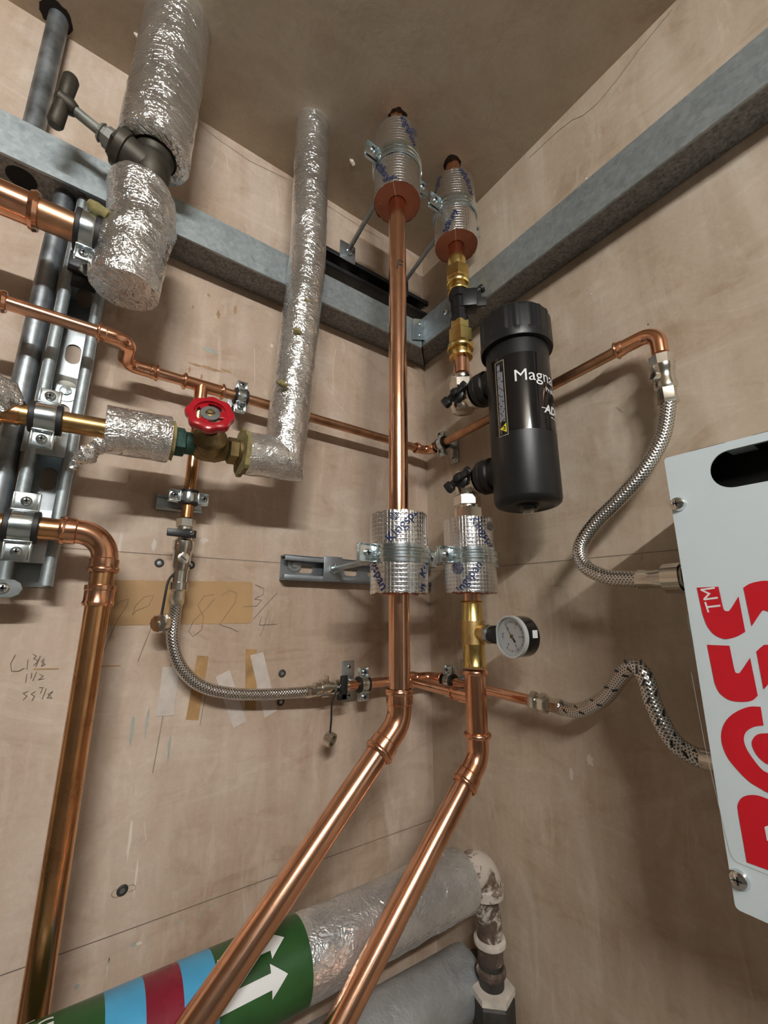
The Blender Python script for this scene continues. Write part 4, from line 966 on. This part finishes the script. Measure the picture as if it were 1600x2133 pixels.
b = MB(); q = L(196, 432, BD+.02); b.tube([q-XP*.006+UP*.004, q, q+XP*.014-UP*.004], [.003, .007, .005], 12, True, crumple(.003, 150, 2)); b.build('wool_tuft', 'wool', t, ang=60)
t = thing('copper_pipe', (-.75, -BD, LZ), 'wide old copper pipe entering from the left into the crumpled foil elbow', 'copper pipe')
b = MB(); b.tube([(-2.88, -BD, LZ), (LX-.02, -BD, LZ)], .0165, 32); b.build('pipe', 'copper_dull', t)
kx = L(68, 448, BD).x; b = MB(); b.lathe((-.95, -BD, LZ), XP, [(0, .0182), (kx+.95-.004, .0182), (kx+.95-.003, .0205), (kx+.95+.001, .0222), (kx+.95+.005, .0205), (kx+.95+.0055, .0165)], 36); b.build('press_socket', 'copper_fitting', t)
kx = L(184, 480, BD).x; clamp('zinc clamp with wide black lining beside the crumpled foil elbow', (kx, -BD, LZ), XP, UP, NL, .0166, .014, .017, .018, .0055, .002, stud=(kx, -.043, LZ), plate=((kx, -.043, LZ), UP, .05, .048, 'strut_black'))
b = MB(); b.box((SVX+.006, -.046, L(180, 552, .05).z), (.052, .010, .030), XP, UP, .002); tag(b.build('clamp_bracket', 'strut_black'), 'black bracket bar across the strut under the wide copper pipe', 'bracket')

# ------------------------------------------------------------------ brass line with red wheel valve and foil riser
BL = .11; ZB = 1.7385; RB = .0115
def BLp(px, py): return L(px, py, BL)
ax0, ax1 = Vector((-.80, -BL, 1.727)), Vector((-.36, -BL, 1.7465))
def onl(px):                                              # point of the brass line at image column px
    lo, hi = 0.0, 1.0
    for _ in range(40):
        mm = (lo+hi)/2
        if proj(ax0.lerp(ax1, mm))[0] < px: lo = mm
        else: hi = mm
    return ax0.lerp(ax1, mm)
AX = (ax1-ax0).normalized()
t = thing('brass_coloured_pipe', onl(20), 'tarnished yellow copper pipe running from the far left into the short foil sleeve', 'copper pipe')
b = MB(); b.tube([ax0-AX*2.05, onl(240)], RB, 28); b.build('pipe', 'copper_yellow', t)
b = MB(); b.tube([onl(-60), onl(42)], RB*1.08, 28); b.build('sleeve', 'copper_amber', t)
p = onl(96); clamp('zinc clamp with black lining on the tarnished yellow pipe, over the strut', p, AX, UP, NL, RB, .018, .019, .020, .0032, .002, stud=(p.x, -.043, p.z), plate=((p.x, -.043, p.z-.004), UP, .036, .048, 'zinc_dull'))
t = thing('foil_scrap', onl(4), 'torn crumpled foil and wool round the pipe at the left frame edge', 'foil')
b = MB(); p = onl(6); b.tube([p-AX*.09+UP*.002, p-AX*.05+UP*.010, p-AX*.018+UP*.016, p+UP*.012, p+AX*.010+UP*.002], [.024, .026, .024, .019, .012], 40, True, crumple(.008, 62, 5)); b.build('foil', 'foil', t, ang=60)
b = MB(); p = onl(-10); b.tube([p-AX*.05, p-AX*.02, p+AX*.004], [.018, .019, .016], 30, True, crumple(.004, 90, 8)); b.build('wool', 'wool', t, ang=60)
s0, s1 = onl(218), onl(352)
t = thing('foil_sleeve', s0, 'short dented foil sleeve on the pipe just left of the red wheel valve', 'pipe insulation')
foil_tube('foil_jacket', t, [s0, s1], .0285, 12, .0011, 40, 60, 'foil')
b = MB(); b.tube([s1-AX*.001, s1+AX*.005], .0235, 40, True, crumple(.003, 120, 3)); b.build('wool_end', 'wool', t, ang=60)
tl_ = [onl(222)-UP*.022+NL*.012, L(190, 945, .12), L(172, 952, .118), L(152, 976, .112)]
b = MB(); b.tube(spline(tl_, 8), [.0085, .0075, .0075, .0072, .007, .0065, .006, .0065, .007, .0075, .008, .0085, .009, .0095, .009, .0085, .008, .0075, .007, .006, .005, .004, .003, .002, .001], 14, True, crumple(.0055, 130, 7)); b.build('torn_tail', 'foil', t, ang=60)
# wheel valve
vc = onl(437); t = thing('wheel_valve', vc, 'green-stained brass gate valve with a red lobed hand wheel', 'valve')
def seg(nm, mat, pa, pb, prof=None, r=.015, hexa=False):
    p0, p1 = onl(pa), onl(pb); l_ = (p1-p0).length; b = MB()
    if hexa: b.hexn(p0, AX, r, l_, (0, -1, .4))
    else: b.lathe(p0, AX, prof or [(0, r*.95), (l_*.1, r), (l_*.9, r), (l_, r*.95)], 28)
    return b.build(nm, mat, t)
seg('left_nut', 'verdigris', 360, 385, r=.0185, hexa=True)
seg('left_neck', 'verdigris', 384, 410, r=.0145)
b = MB(); wa = Vector((-.24, -.90, .36)).normalized(); b.lathe(vc-AX*.020, AX, [(0, .0145), (.006, .0175), (.012, .0195), (.028, .0195), (.034, .0175), (.040, .0150)], 32)
b.lathe(vc-wa*.012, wa, [(0, .012), (.004, .0185), (.018, .0205), (.024, .0215), (.030, .0215), (.032, .018), (.040, .013), (.044, .010)], 32); b.build('body', 'brass_aged', t)
seg('right_neck', 'verdigris', 452, 482, r=.0140)
seg('right_nut', 'brass_aged', 472, 494, r=.0185, hexa=True)
seg('right_collar', 'brass_aged', 493, 503, r=.0170)
wc = vc+wa*.058; b = MB(); S = 96
wr = .0275
b.ring(wc-wa*.006, wa, wr*.66, wr, .012, S, [(0, wr*.90), (.0015, wr*.97), (.004, wr), (.008, wr), (.0105, wr*.97), (.012, wr*.88)], lambda an, tt: 1+.045*math.cos(an*8))
b.ring(wc-wa*.003, wa, wr*.60, wr*.70, .006, S); a_, b_, c_ = frame(wa)
for k in range(3):
    an = .6+k*2*PI/3; d = b_*math.cos(an)+c_*math.sin(an); b.box(wc+d*wr*.50, (wr*.45, .0115, .0055), d, wa, .001)
wh = b.build('hand_wheel', 'red_paint', t)
b = MB(); b.lathe(wc-wa*.001, wa, [(0, wr*.42), (.0045, wr*.42), (.005, wr*.40), (.0051, 0)], 36); b.build('name_disc', 'zinc_dull', wh)
b = MB(); b.lathe(wc-wa*.022, wa, [(0, .006), (.004, .005), (.022, .005), (.0235, .0058), (.026, .0058), (.027, .004), (.029, .0038), (.0295, 0)], 16); b.build('spindle', 'brass_aged', t)
# foil riser with elbow
fe = ax1.copy(); fe.x = L(592, 955, BL).x; e0 = onl(506)
t = thing('foil_wrapped_pipe', e0, 'slim foil-wrapped pipe dropping from the ceiling and turning left into the red wheel valve', 'insulated pipe')
topx = Zp(652, 262); top = Vector((topx.x, topx.y, H+.02))
path = [e0, Vector((fe.x, -BL, fe.z)), Vector((top.x+.004, top.y, 2.1)), top]
foil_tube('foil_jacket', t, path, .0300, 21, .0011, 44, 110, 'foil_riser')
b = MB(); b.ring(e0-AX*.004, AX, .013, .0325, .006, 40, None, lambda an, tt: 1+.05*math.cos(an*5)+.04*math.sin(an*11)); b.build('wool_end', 'wool', t)
for (x, y, s_) in ((619, 690, .0075), (588, 800, .0085), (640, 627, .005)):
    c_ = L(x, y, BL+.030); b = MB(); b.tube([c_-XP*s_, c_-XP*s_*.3+UP*.001, c_+XP*s_*.4, c_+XP*s_], [.001, s_*.5, s_*.45, .001], 14, True, crumple(.0022, 220, x)); b.build('wool_tuft', 'wool', t, ang=60)

# ------------------------------------------------------------------ 28 mm copper pipe at the left
D28 = .075; P28 = .0125
z28 = L(60, 1098, D28).z; c28 = L(222, 1118, D28)
t = thing('copper_elbow_pipe', Vector((c28.x, -D28, z28)), 'copper pipe entering from the left, turning through an elbow and dropping to the floor', 'copper pipe')
x28 = L(213, 1200, D28).x
b = MB(); b.tube([(-2.88, -D28, z28), (x28-.04, -D28, z28)], P28, 32); b.build('horizontal_pipe', 'copper_amber', t)
ez = Vector((x28, -D28, z28)); press_elbow(t, [(L(122, 1104, D28).x, -D28, z28), ez, (x28, -D28, hz(1193, x28, -D28))], .030, P28, 'copper_fitting', n=14)
b = MB(); zc0, zc1 = hz(1198, x28, -D28), hz(1262, x28, -D28)
b.tube([(x28, -D28, zc0+.015), (x28, -D28, .001)], P28, 32); b.build('drop_pipe', 'copper_amber', t)
b = MB(); b.lathe((x28, -D28, zc1), UP, [(0, P28), (.0, P28*1.2), (.003, P28*1.3), (.006, P28*1.2), (zc0-zc1-.018, P28*1.2), (zc0-zc1-.017, P28*1.26), (zc0-zc1-.012, P28*1.26), (zc0-zc1-.011, P28)], 32); b.build('coupling', 'copper_fitting', t)
kx = L(45, 1098, D28).x
clamp('zinc clamp with black lining holding the elbowed copper pipe to the bottom of the strut', (kx, -D28, z28), XP, UP, NL, P28, .019, .022, .024, .0032, .0022, stud=(kx, -.043, z28), plate=((kx, -.0425, z28-.012), UP, .048, .05, 'zinc_dull'))
q = L(12, 1226, .05); t = thing('clamp_lug', q, 'rounded zinc lug with a screw at the left frame edge, below the strut', 'bracket')
b = MB(); lp = [q+XP*(-.05)-UP*.0095, q+XP*.006-UP*.0095, q+XP*.012-UP*.006, q+XP*.0145, q+XP*.012+UP*.006, q+XP*.006+UP*.0095, q+XP*(-.05)+UP*.0095]; b.prism(lp, (0, -.006, 0)); b.build('lug', 'zinc', t); screw(t, q-YP*.0062-XP*.002, NL, .006)
b = MB(); b.tube([q-XP*.03, Vector((q.x-.03, 0, q.z))], .004, 10); b.build('stud', 'zinc_dull', t)

# ------------------------------------------------------------------ big insulated heating pipes at the bottom
DI = .150; rI = .0385
iL, iR = L(380, 2068, DI), L(960, 1836, DI)
zi = (L(600, 1985, DI).z+iR.z)/2
P0, P1 = Vector((-2.88, -DI, L(600, 1985, DI).z+.004)), Vector((iR.x, -DI, iR.z+.002)); AI = (P1-P0).normalized()
def ix(px, py): q = L(px, py, DI); return P0+AI*((q-P0).dot(AI))
t = thing('heating_pipe', P1, 'large foil-insulated heating pipe at the bottom with green, blue and maroon bands', 'insulated pipe')
foil_tube('foil_jacket', t, [ix(612, 1985), P1], rI, 31, .0010, 40, 60, 'foil_smooth')
def band(nm, mat, a, b_, r): part(nm, mat, t, 'lathe', a, AI, [(0, r), ((b_-a).dot(AI), r)], 64)
bnd = [(-700, None)]
gA, gB, gC, gD, gE = ix(215, 2110), ix(297, 2080), ix(372, 2050), ix(440, 2020), ix(622, 1960)
band('green_band', 'green_tape', P0, gA, rI+.0006); band('blue_band', 'blue_tape', gA, gB, rI+.0008); band('maroon_band', 'maroon_tape', gB, gC, rI+.0008); band('blue_band', 'blue_tape', gC, gD, rI+.0008)
g2 = None; b = MB(); b.lathe(gD, AI, [(0, rI+.0006), ((gE-gD).dot(AI), rI+.0006)], 64); g2 = b.build('green_band', 'green_tape', t)
g1 = [o for o in t.children if o.name.startswith('green_band') and o is not g2][0]
# outward direction of the pipe that faces the camera
def pol(px, py):                                          # pixel -> (u round, v along) on the pipe surface
    k = ray(px, py); o = CAM-P0; r = rI+.0014
    kp_, op = k-AI*k.dot(AI), o-AI*o.dot(AI); A_, B_, C_ = kp_.dot(kp_), 2*kp_.dot(op), op.dot(op)-r*r
    dd = B_*B_-4*A_*C_; s_ = (-B_-math.sqrt(max(0, dd)))/(2*A_); p = CAM+k*s_; q = p-P0; v = q.dot(AI); rad = q-AI*v; return rad, v
def onpipe(nm, mat, par, pxs):
    pts = []
    for i in range(len(pxs)):
        (x0, y0), (x1, y1) = pxs[i], pxs[(i+1) % len(pxs)]
        for k in range(4): rad, v = pol(x0+(x1-x0)*k/4, y0+(y1-y0)*k/4); pts.append(P0+AI*v+rad)
    n_ = len(pts); mb = MB(); mb.add(pts, [tuple(range(n_))]); 
    bm = bmesh.new(); vv = [bm.verts.new(p) for p in pts]; f = bm.faces.new(vv); bmesh.ops.triangulate(bm, faces=[f]); bm.verts.index_update()
    m2 = MB(); m2.add([v.co for v in bm.verts], [[v.index for v in f.verts] for f in bm.faces]); bm.free(); return m2.build(nm, mat, par, False)
# arrows laid out in the pipe's own coordinates (u round the pipe, v along it)
def pipe2d(nm, mat, par, vs, fs, front, v0, u0):
    a_, b_, c_ = frame(AI, front); r = rI+.0016; out = [P0+AI*(v0+v.x)+(b_*math.cos((u0+v.y)/r)-c_*math.sin((u0+v.y)/r)*-1)*r for v in vs]
    mb = MB(); mb.add(out, fs); return mb.build(nm, mat, par, False)
fdir = (CAM-gE); fdir = (fdir-AI*fdir.dot(AI)).normalized()
def arrow2d(l, w_, hw, hl):
    pts = []; out = [(0, -w_), (l-hl, -w_), (l-hl, -hw), (l, 0), (l-hl, hw), (l-hl, w_), (0, w_)]
    return out
def subdiv(poly):
    vs, fs = flat_poly([poly]); bm = bmesh.new(); vv = [bm.verts.new(v) for v in vs]
    for f in fs: bm.faces.new([vv[i] for i in f])
    bmesh.ops.triangulate(bm, faces=bm.faces); bmesh.ops.subdivide_edges(bm, edges=bm.edges, cuts=3, use_grid_fill=True); bm.verts.index_update()
    r = ([v.co.copy() for v in bm.verts], [[v.index for v in f.verts] for f in bm.faces]); bm.free(); return r
for (tx, ty) in ((600, 2028), (592, 1952)):
    rad, v = pol(tx, ty); a_, b_, c_ = frame(AI, fdir); an = math.atan2(rad.dot(c_), rad.dot(b_)); ar = subdiv([(p[0]-.068, p[1]) for p in arrow2d(.068, .0058, .0125, .017)])
    out = [P0+AI*(v+q.x)+(b_*math.cos(an+q.y/rI)+c_*math.sin(an+q.y/rI))*(rI+.0013) for q in ar[0]]; mb = MB(); mb.add(out, ar[1]); mb.build('flow_arrow', 'white_print', g2, False)
for (tx, ty) in ((112, 2128), (75, 2106)):
    rad, v = pol(tx, ty); a_, b_, c_ = frame(AI, fdir); an = math.atan2(rad.dot(c_), rad.dot(b_)); vs, fs = text2d('HEATING', .020, 2, .012)
    mx = max(q.x for q in vs); sg = 1 if c_.z > 0 else -1
    out = [P0+AI*(v+q.x-mx)+(b_*math.cos(an+sg*q.y/rI)+c_*math.sin(an+sg*q.y/rI))*(rI+.0013) for q in vs]; mb = MB(); mb.add(out, fs); mb.build('printed_word', 'white_print', g1, False)
# iron pipework at its right end
t = thing('iron_pipe', P1, 'paint-flecked iron elbow and drop pipe at the right end of the heating pipe', 'iron pipe')
DX = P1.x+.055; ri = .0185
cor = Vector((L(1010, 1815, DI).x, -DI, P1.z+.006)); DX = min(-ri-.001, cor.x+.004)
e1 = Vector((DX-.006, -DI, P1.z+.005)); 
b = MB(); b.tube(fillet([P1-AI*.02, e1, e1-UP*.034], .026, 10), ri*1.38, 32); b.lathe(e1-UP*.036, UP, [(0, ri*1.50), (.012, ri*1.54), (.016, ri*1.38)], 32); b.build('elbow', 'iron_flaked', t)
d0 = Vector((DX, -DI, e1.z)); b = MB(); b.tube(spline([e1-UP*.030, e1-UP*.05+XP*.001, d0-UP*.075, d0-UP*.12], 6), ri, 28); b.build('bend', 'iron_painted', t)
b = MB(); b.lathe(d0-UP*.092, -UP, [(0, ri*1.05), (.002, ri*1.24), (.007, ri*1.26), (.010, ri*1.08)], 28); b.build('rim', 'iron_white', t)
b = MB(); b.tube([d0-UP*.09, Vector((d0.x, d0.y, .001))], ri*.96, 28); b.build('drop_pipe', 'iron_dark', t)
b = MB(); b.lathe(d0-UP*.127, -UP, [(0, ri), (.003, ri*1.16), (.008, ri*1.16), (.012, ri)], 28); b.build('ring', 'iron_painted', t)
b = MB(); b.hexn(d0-UP*.150, -UP, ri*1.75, .010, (1, .3, 0)); b.build('union_flange', 'iron_white', t)
b = MB(); b.hexn(d0-UP*.159, -UP, ri*1.70, .040, (1, .3, 0)); b.build('union_nut', 'iron_dark', t)
# second foil pipe underneath
D2 = .10; q1 = L(975, 2035, D2); q0 = Vector((-.42, -D2, L(870, 2075, D2).z-.004)); q1 = Vector((L(972, 2050, D2).x, -D2, L(960, 2045, D2).z)); 
t = thing('foil_wrapped_pipe', q1, 'second foil-wrapped pipe low in the corner, under the heating pipe', 'insulated pipe')
foil_tube('foil_jacket', t, [q0, q1], .040, 41, .0010, 40, 60, 'foil_dusty')
b = MB(); b.lathe(q1-XP*.004+UP*.012, XP, [(0, .018), (.012, .018), (.016, .014), (.030, .014), (.032, .010)], 24); b.build('end_fitting', 'iron_painted', t)

# ------------------------------------------------------------------ marks, tape and fixings on the walls and ceiling
def W(x, y, d=.0004): return L(x, y, d)
def wl(pts, w_=.0007, mat='pencil', nm='pencil_line'): return stroke(nm, mat, wall_left, [W(*p) for p in pts], w_, NL)
def wr_(pts, w_=.0007, mat='pencil', nm='pencil_line'): return stroke(nm, mat, wall_right, [R(p[0], p[1], .0004) for p in pts], w_, NR)
wl([(100, 1139), (592, 1173), (888, 1192)], .0008); wr_([(892, 1191), (1044, 1179), (1160, 1169), (1403, 1146), (1480, 1138)], .0008)
wl([(-20, 2040), (280, 1932), (560, 1830), (900, 1708)], .0011)
for x in (1104, 1337): wr_([(x, 1167), (x+1, 1155)], .0006)
wr_([(1147, 1221), (1157, 1219), (1171, 1221)], .0005); wr_([(1283, 848), (1298, 859)], .0004)
wl([(360, 1370), (345, 1430), (340, 1490), (318, 1610)], .0007)           # scribed line
wl([(430, 1440), (422, 1480), (417, 1510)], .0007)
# hand-written figures
def writing(pts, w_=.0006): return stroke('pencil_figure', 'pencil', wall_left, [W(p[0], p[1], .0009) for p in pts], w_, NL)
writing([(447, 1238), (425, 1242), (412, 1260), (424, 1285), (420, 1312), (402, 1326), (393, 1315), (402, 1295), (428, 1270), (447, 1248)])
writing([(462, 1240), (480, 1230), (493, 1236), (490, 1255), (458, 1300), (466, 1304), (480, 1308), (496, 1316)])
writing([(532, 1218), (550, 1226), (548, 1238), (530, 1248), (545, 1250), (535, 1262), (507, 1264)])
writing([(577, 1235), (545, 1270), (527, 1290)])
writing([(545, 1284), (540, 1302), (578, 1300)]); writing([(560, 1272), (548, 1312), (541, 1326)])
writing([(238, 1262), (252, 1252), (268, 1248), (264, 1262), (245, 1290), (216, 1356)]); writing([(320, 1240), (310, 1262), (284, 1272), (276, 1282), (282, 1262), (300, 1244), (318, 1240)])
writing([(318, 1300), (300, 1345), (287, 1378)])
writing([(32, 1364), (22, 1382), (24, 1398), (38, 1398), (50, 1392)]); writing([(58, 1374), (56, 1394)]); writing([(68, 1362), (76, 1366), (70, 1372), (80, 1376), (70, 1386)]); writing([(84, 1366), (74, 1390)]); writing([(92, 1372), (86, 1378), (94, 1384), (86, 1388), (92, 1376)])
wl([(70, 1394), (122, 1393)], .0014, 'tan_tape', 'pencil_figure'); writing([(56, 1404), (53, 1422)]); writing([(66, 1402), (64, 1414)]); writing([(76, 1400), (68, 1418)]); writing([(82, 1404), (90, 1408), (80, 1416), (92, 1414)])
writing([(58, 1440), (48, 1444), (56, 1450), (48, 1458)]); writing([(74, 1440), (64, 1446), (72, 1450), (66, 1460)]); writing([(82, 1432), (90, 1432), (84, 1444)]); writing([(96, 1434), (88, 1456)]); writing([(110, 1440), (100, 1446), (108, 1454), (98, 1454), (110, 1440)])
wl([(212, 1388), (250, 1387)], .0014, 'tan_tape', 'pencil_figure')
# cracks near the ceiling
wl([(395, 243), (455, 290), (520, 335), (600, 374), (700, 440), (760, 478), (800, 500)], .0008, 'pencil', 'plaster_crack')
wr_([(1103, 328), (1160, 275), (1192, 250), (1215, 240), (1245, 215), (1290, 160), (1330, 105), (1400, 20)], .0008, 'pencil', 'plaster_crack')
for p in ([(700, 725), (694, 760), (694, 830), (712, 850), (732, 880)], [(530, 725), (531, 800)], [(450, 330), (440, 350)], [(470, 318), (476, 355), (480, 360)], [(620, 420), (615, 440)], [(222, 2018), (228, 1996), (221, 2034)], [(275, 1640), (272, 1655)], [(300, 1710), (304, 1750)]):
    wl(p, .0009, 'scratch', 'scratch')
# stains and paint flecks: flat patches with their own outline
def blob(nm, mat, par, c, ex, ey, rx, ry, seed, off, n=18, jag=.35):
    rnd = random.Random(seed); pts = []
    for k in range(n):
        an = 2*PI*k/n; r_ = 1+rnd.uniform(-jag, jag*.6); pts.append(Vector(c)+ex*math.cos(an)*rx*r_+ey*math.sin(an)*ry*r_)
    mb = MB(); mb.add(pts, [tuple(range(n))]); return mb.build(nm, mat, par, False)
for i, (x, y, rx, ry, mt) in enumerate([(438, 730, .011, .004, 'verdigris_paint'), (566, 720, .003, .004, 'white_plaster'), (455, 655, .003, .008, 'rust_stain'), (490, 645, .003, .010, 'rust_stain'), (435, 615, .003, .003, 'rust_stain'), (408, 760, .010, .002, 'rust_stain'), (440, 768, .016, .003, 'rust_stain'), (470, 772, .010, .0025, 'rust_stain'), (402, 640, .002, .003, 'rust_stain'), (395, 770, .002, .006, 'rust_stain'), (420, 785, .002, .005, 'rust_stain'),
        (352, 1560, .0015, .018, 'verdigris_paint'), (275, 1520, .002, .022, 'verdigris_paint'), (306, 1505, .0018, .020, 'verdigris_paint'), (278, 1968, .0035, .0025, 'verdigris_paint'), (290, 1965, .003, .002, 'white_plaster'), (160, 2055, .003, .0025, 'verdigris_paint'), (372, 1920, .002, .0015, 'verdigris_paint'), (414, 1904, .0022, .0015, 'verdigris_paint'), (440, 1886, .002, .0015, 'verdigris_paint'), (270, 1750, .0018, .022, 'white_plaster'), (283, 1830, .0015, .020, 'white_plaster'),
        (660, 890, .002, .002, 'rust_stain'), (320, 1135, .003, .010, 'scratch'), (425, 1125, .006, .004, 'scratch'), (250, 1130, .002, .016, 'scratch')]):
    blob('paint_fleck' if mt != 'rust_stain' else 'rust_fleck', mt, wall_left, W(x, y, .0003), XP, UP, rx, ry, i, 0)
for i, (x, y, rx, ry, mt) in enumerate([(1229, 1583, .005, .007, 'scratch'), (1190, 1612, .003, .008, 'scratch'), (1222, 372, .002, .002, 'white_print'), (1232, 612, .001, .001, 'white_print'), (1350, 676, .001, .0012, 'black_ink')]):
    blob('paint_fleck', mt, wall_right, R(x, y, .0003), YP, UP, rx, ry, 50+i, 0)
wf = blob('rust_fleck', 'rust_stain', wall_left, W(606, 878, .0003), XP, UP, .001, .001, 99, 0)
# tan rectangle left where a plate was removed
b = MB(); tp = [(217, 1208), (522, 1212), (526, 1216), (525, 1294), (520, 1298), (228, 1303), (215, 1300)]; b.prism([W(x, y, .0002) for x, y in tp], (0, -.0004, 0)); tag(b.build('adhesive_patch', 'tan_patch'), 'tan rectangular patch of old adhesive on the left wall behind the drain valve', 'adhesive patch')
for lab_, mt, q in (('pale tape strip hanging lowest to the left, under the hose loop', 'masking_tape', [(339, 1390), (374, 1388), (361, 1490), (325, 1492)]),
                    ('tan tape strip crossing behind the bottom of the hose loop', 'tan_tape', [(411, 1365), (435, 1367), (413, 1500), (387, 1499)]),
                    ('slanted white tape strip, the lower of the two white ones under the hose', 'masking_tape', [(449, 1410), (478, 1396), (513, 1503), (486, 1517)]),
                    ('tan tape strip standing above the hose beside the slanted white tape', 'tan_tape', [(512, 1352), (535, 1353), (533, 1480), (510, 1478)]),
                    ('slanted white tape strip, the upper of the two white ones over the hose', 'masking_tape', [(521, 1365), (548, 1358), (577, 1480), (551, 1495)])):
    b = MB(); dd = .0009 if mt == 'masking_tape' else .0004; b.prism([W(x, y, dd*.5) for x, y in q], (0, -dd*.5, 0)); tag(b.build('tape_strip', mt), lab_, 'tape')
def wscrew(x, y, lab_):
    p = W(x, y, .0003); t = thing('wall_screw', p, lab_, 'screw')
    b = MB(); b.ring(p+YP*.0003, NL, .0028, .0062, .0012, 24, [(0, .0062), (.0010, .0052), (.0012, .0046)]); b.build('plug', 'iron_dark', t)
    b = MB(); b.lathe(p, NL, [(0, .0034), (.0008, .0032), (.001, .0)], 16); b.build('head', 'zinc_dull', t)
wscrew(332, 1173, 'dark wall screw left of the drain valve'); wscrew(397, 1177, 'dark wall screw right of the drain valve'); wscrew(588, 1403, 'dark wall screw above the right end of the hose'); wscrew(585, 1462, 'dark wall screw below the right end of the hose')
wscrew(255, 1855, 'dark bolt in a pencilled slot low on the left wall')
wl([(232, 1866), (234, 1858), (242, 1853), (250, 1852)], .0006); wl([(232, 1866), (238, 1870), (248, 1868)], .0006); wl([(262, 1848), (276, 1842), (282, 1846), (281, 1853), (268, 1858)], .0006)
# ceiling: ragged holes round the pipes, chips
def hole(c, r, seed, mat='dark_hole', nm='pipe_hole', ry=None): return blob(nm, mat, ceiling, Vector((c[0], c[1], H-.0004)), XP, YP, r, ry or r, seed, 0, 26, .10)
hole((FX+.001, FY-.001), .0178, 1); hole((RXX-.002, RYY-.001), .0178, 2); hole((cx-.002, -.020), .021, 3)
for (c, r, s_) in (((FX, FY), .020, 4), ((RXX, RYY), .020, 5)):
    rnd = random.Random(s_)
    for k in range(7):
        an = rnd.uniform(-.2, 1.6); d = Vector((math.cos(an), math.sin(an), 0)); b = MB(); b.box(Vector((c[0], c[1], H-.002))+d*(r+.001), (.004, .0035, .005), d, UP, .0008); b.build('plaster_crumb', 'white_plaster', ceiling)
for i, (x, y, r_) in enumerate(((735, 335, .007), (292, 76, .008), (616, 470, .003))):
    q = Zp(x, y); t = thing('plaster_chip', (q.x, q.y, H), ['white plaster chip stuck on the ceiling between the foil riser and the left copper riser', 'white plaster chip on the ceiling beside the thick foil pipe', 'tiny pale chip on the ceiling edge beside the foil riser'][i], 'plaster chip')
    b = MB(); b.tube([q-XP*r_-UP*.001, q-XP*r_*.3-UP*.003, q+XP*r_*.4-UP*.003+YP*r_*.5, q+XP*r_*.7+YP*r_-UP*.001], [.001, r_*.45, r_*.4, .001], 10, True, crumple(.003, 200, i)); b.build('chip', 'white_plaster', t)

# ------------------------------------------------------------------ groups of repeated things
GR = {'pipe_clamp': 'zinc pipe clamps', 'insulation_block': 'foil insulation blocks on the risers', 'wall_screw': 'screws in the left wall', 'tape_strip': 'tape strips under the hose loop',
      'brass_union': 'brass unions beside the flow sensor', 'filter_valve': 'valves on the black filter', 'braided_hose': 'braided hoses', 'strut_channel': 'strut channels on the left wall',
      'cable_trunking': 'trunking under the ceiling', 'filling_valve': 'filling loop valves', 'plaster_chip': 'chips on the ceiling', 'ceiling_batten_light': 'ceiling battens'}
for o in list(C.objects):
    k = o.name.split('.')[0]
    if o.parent is None and k in GR: o['group'] = GR[k]
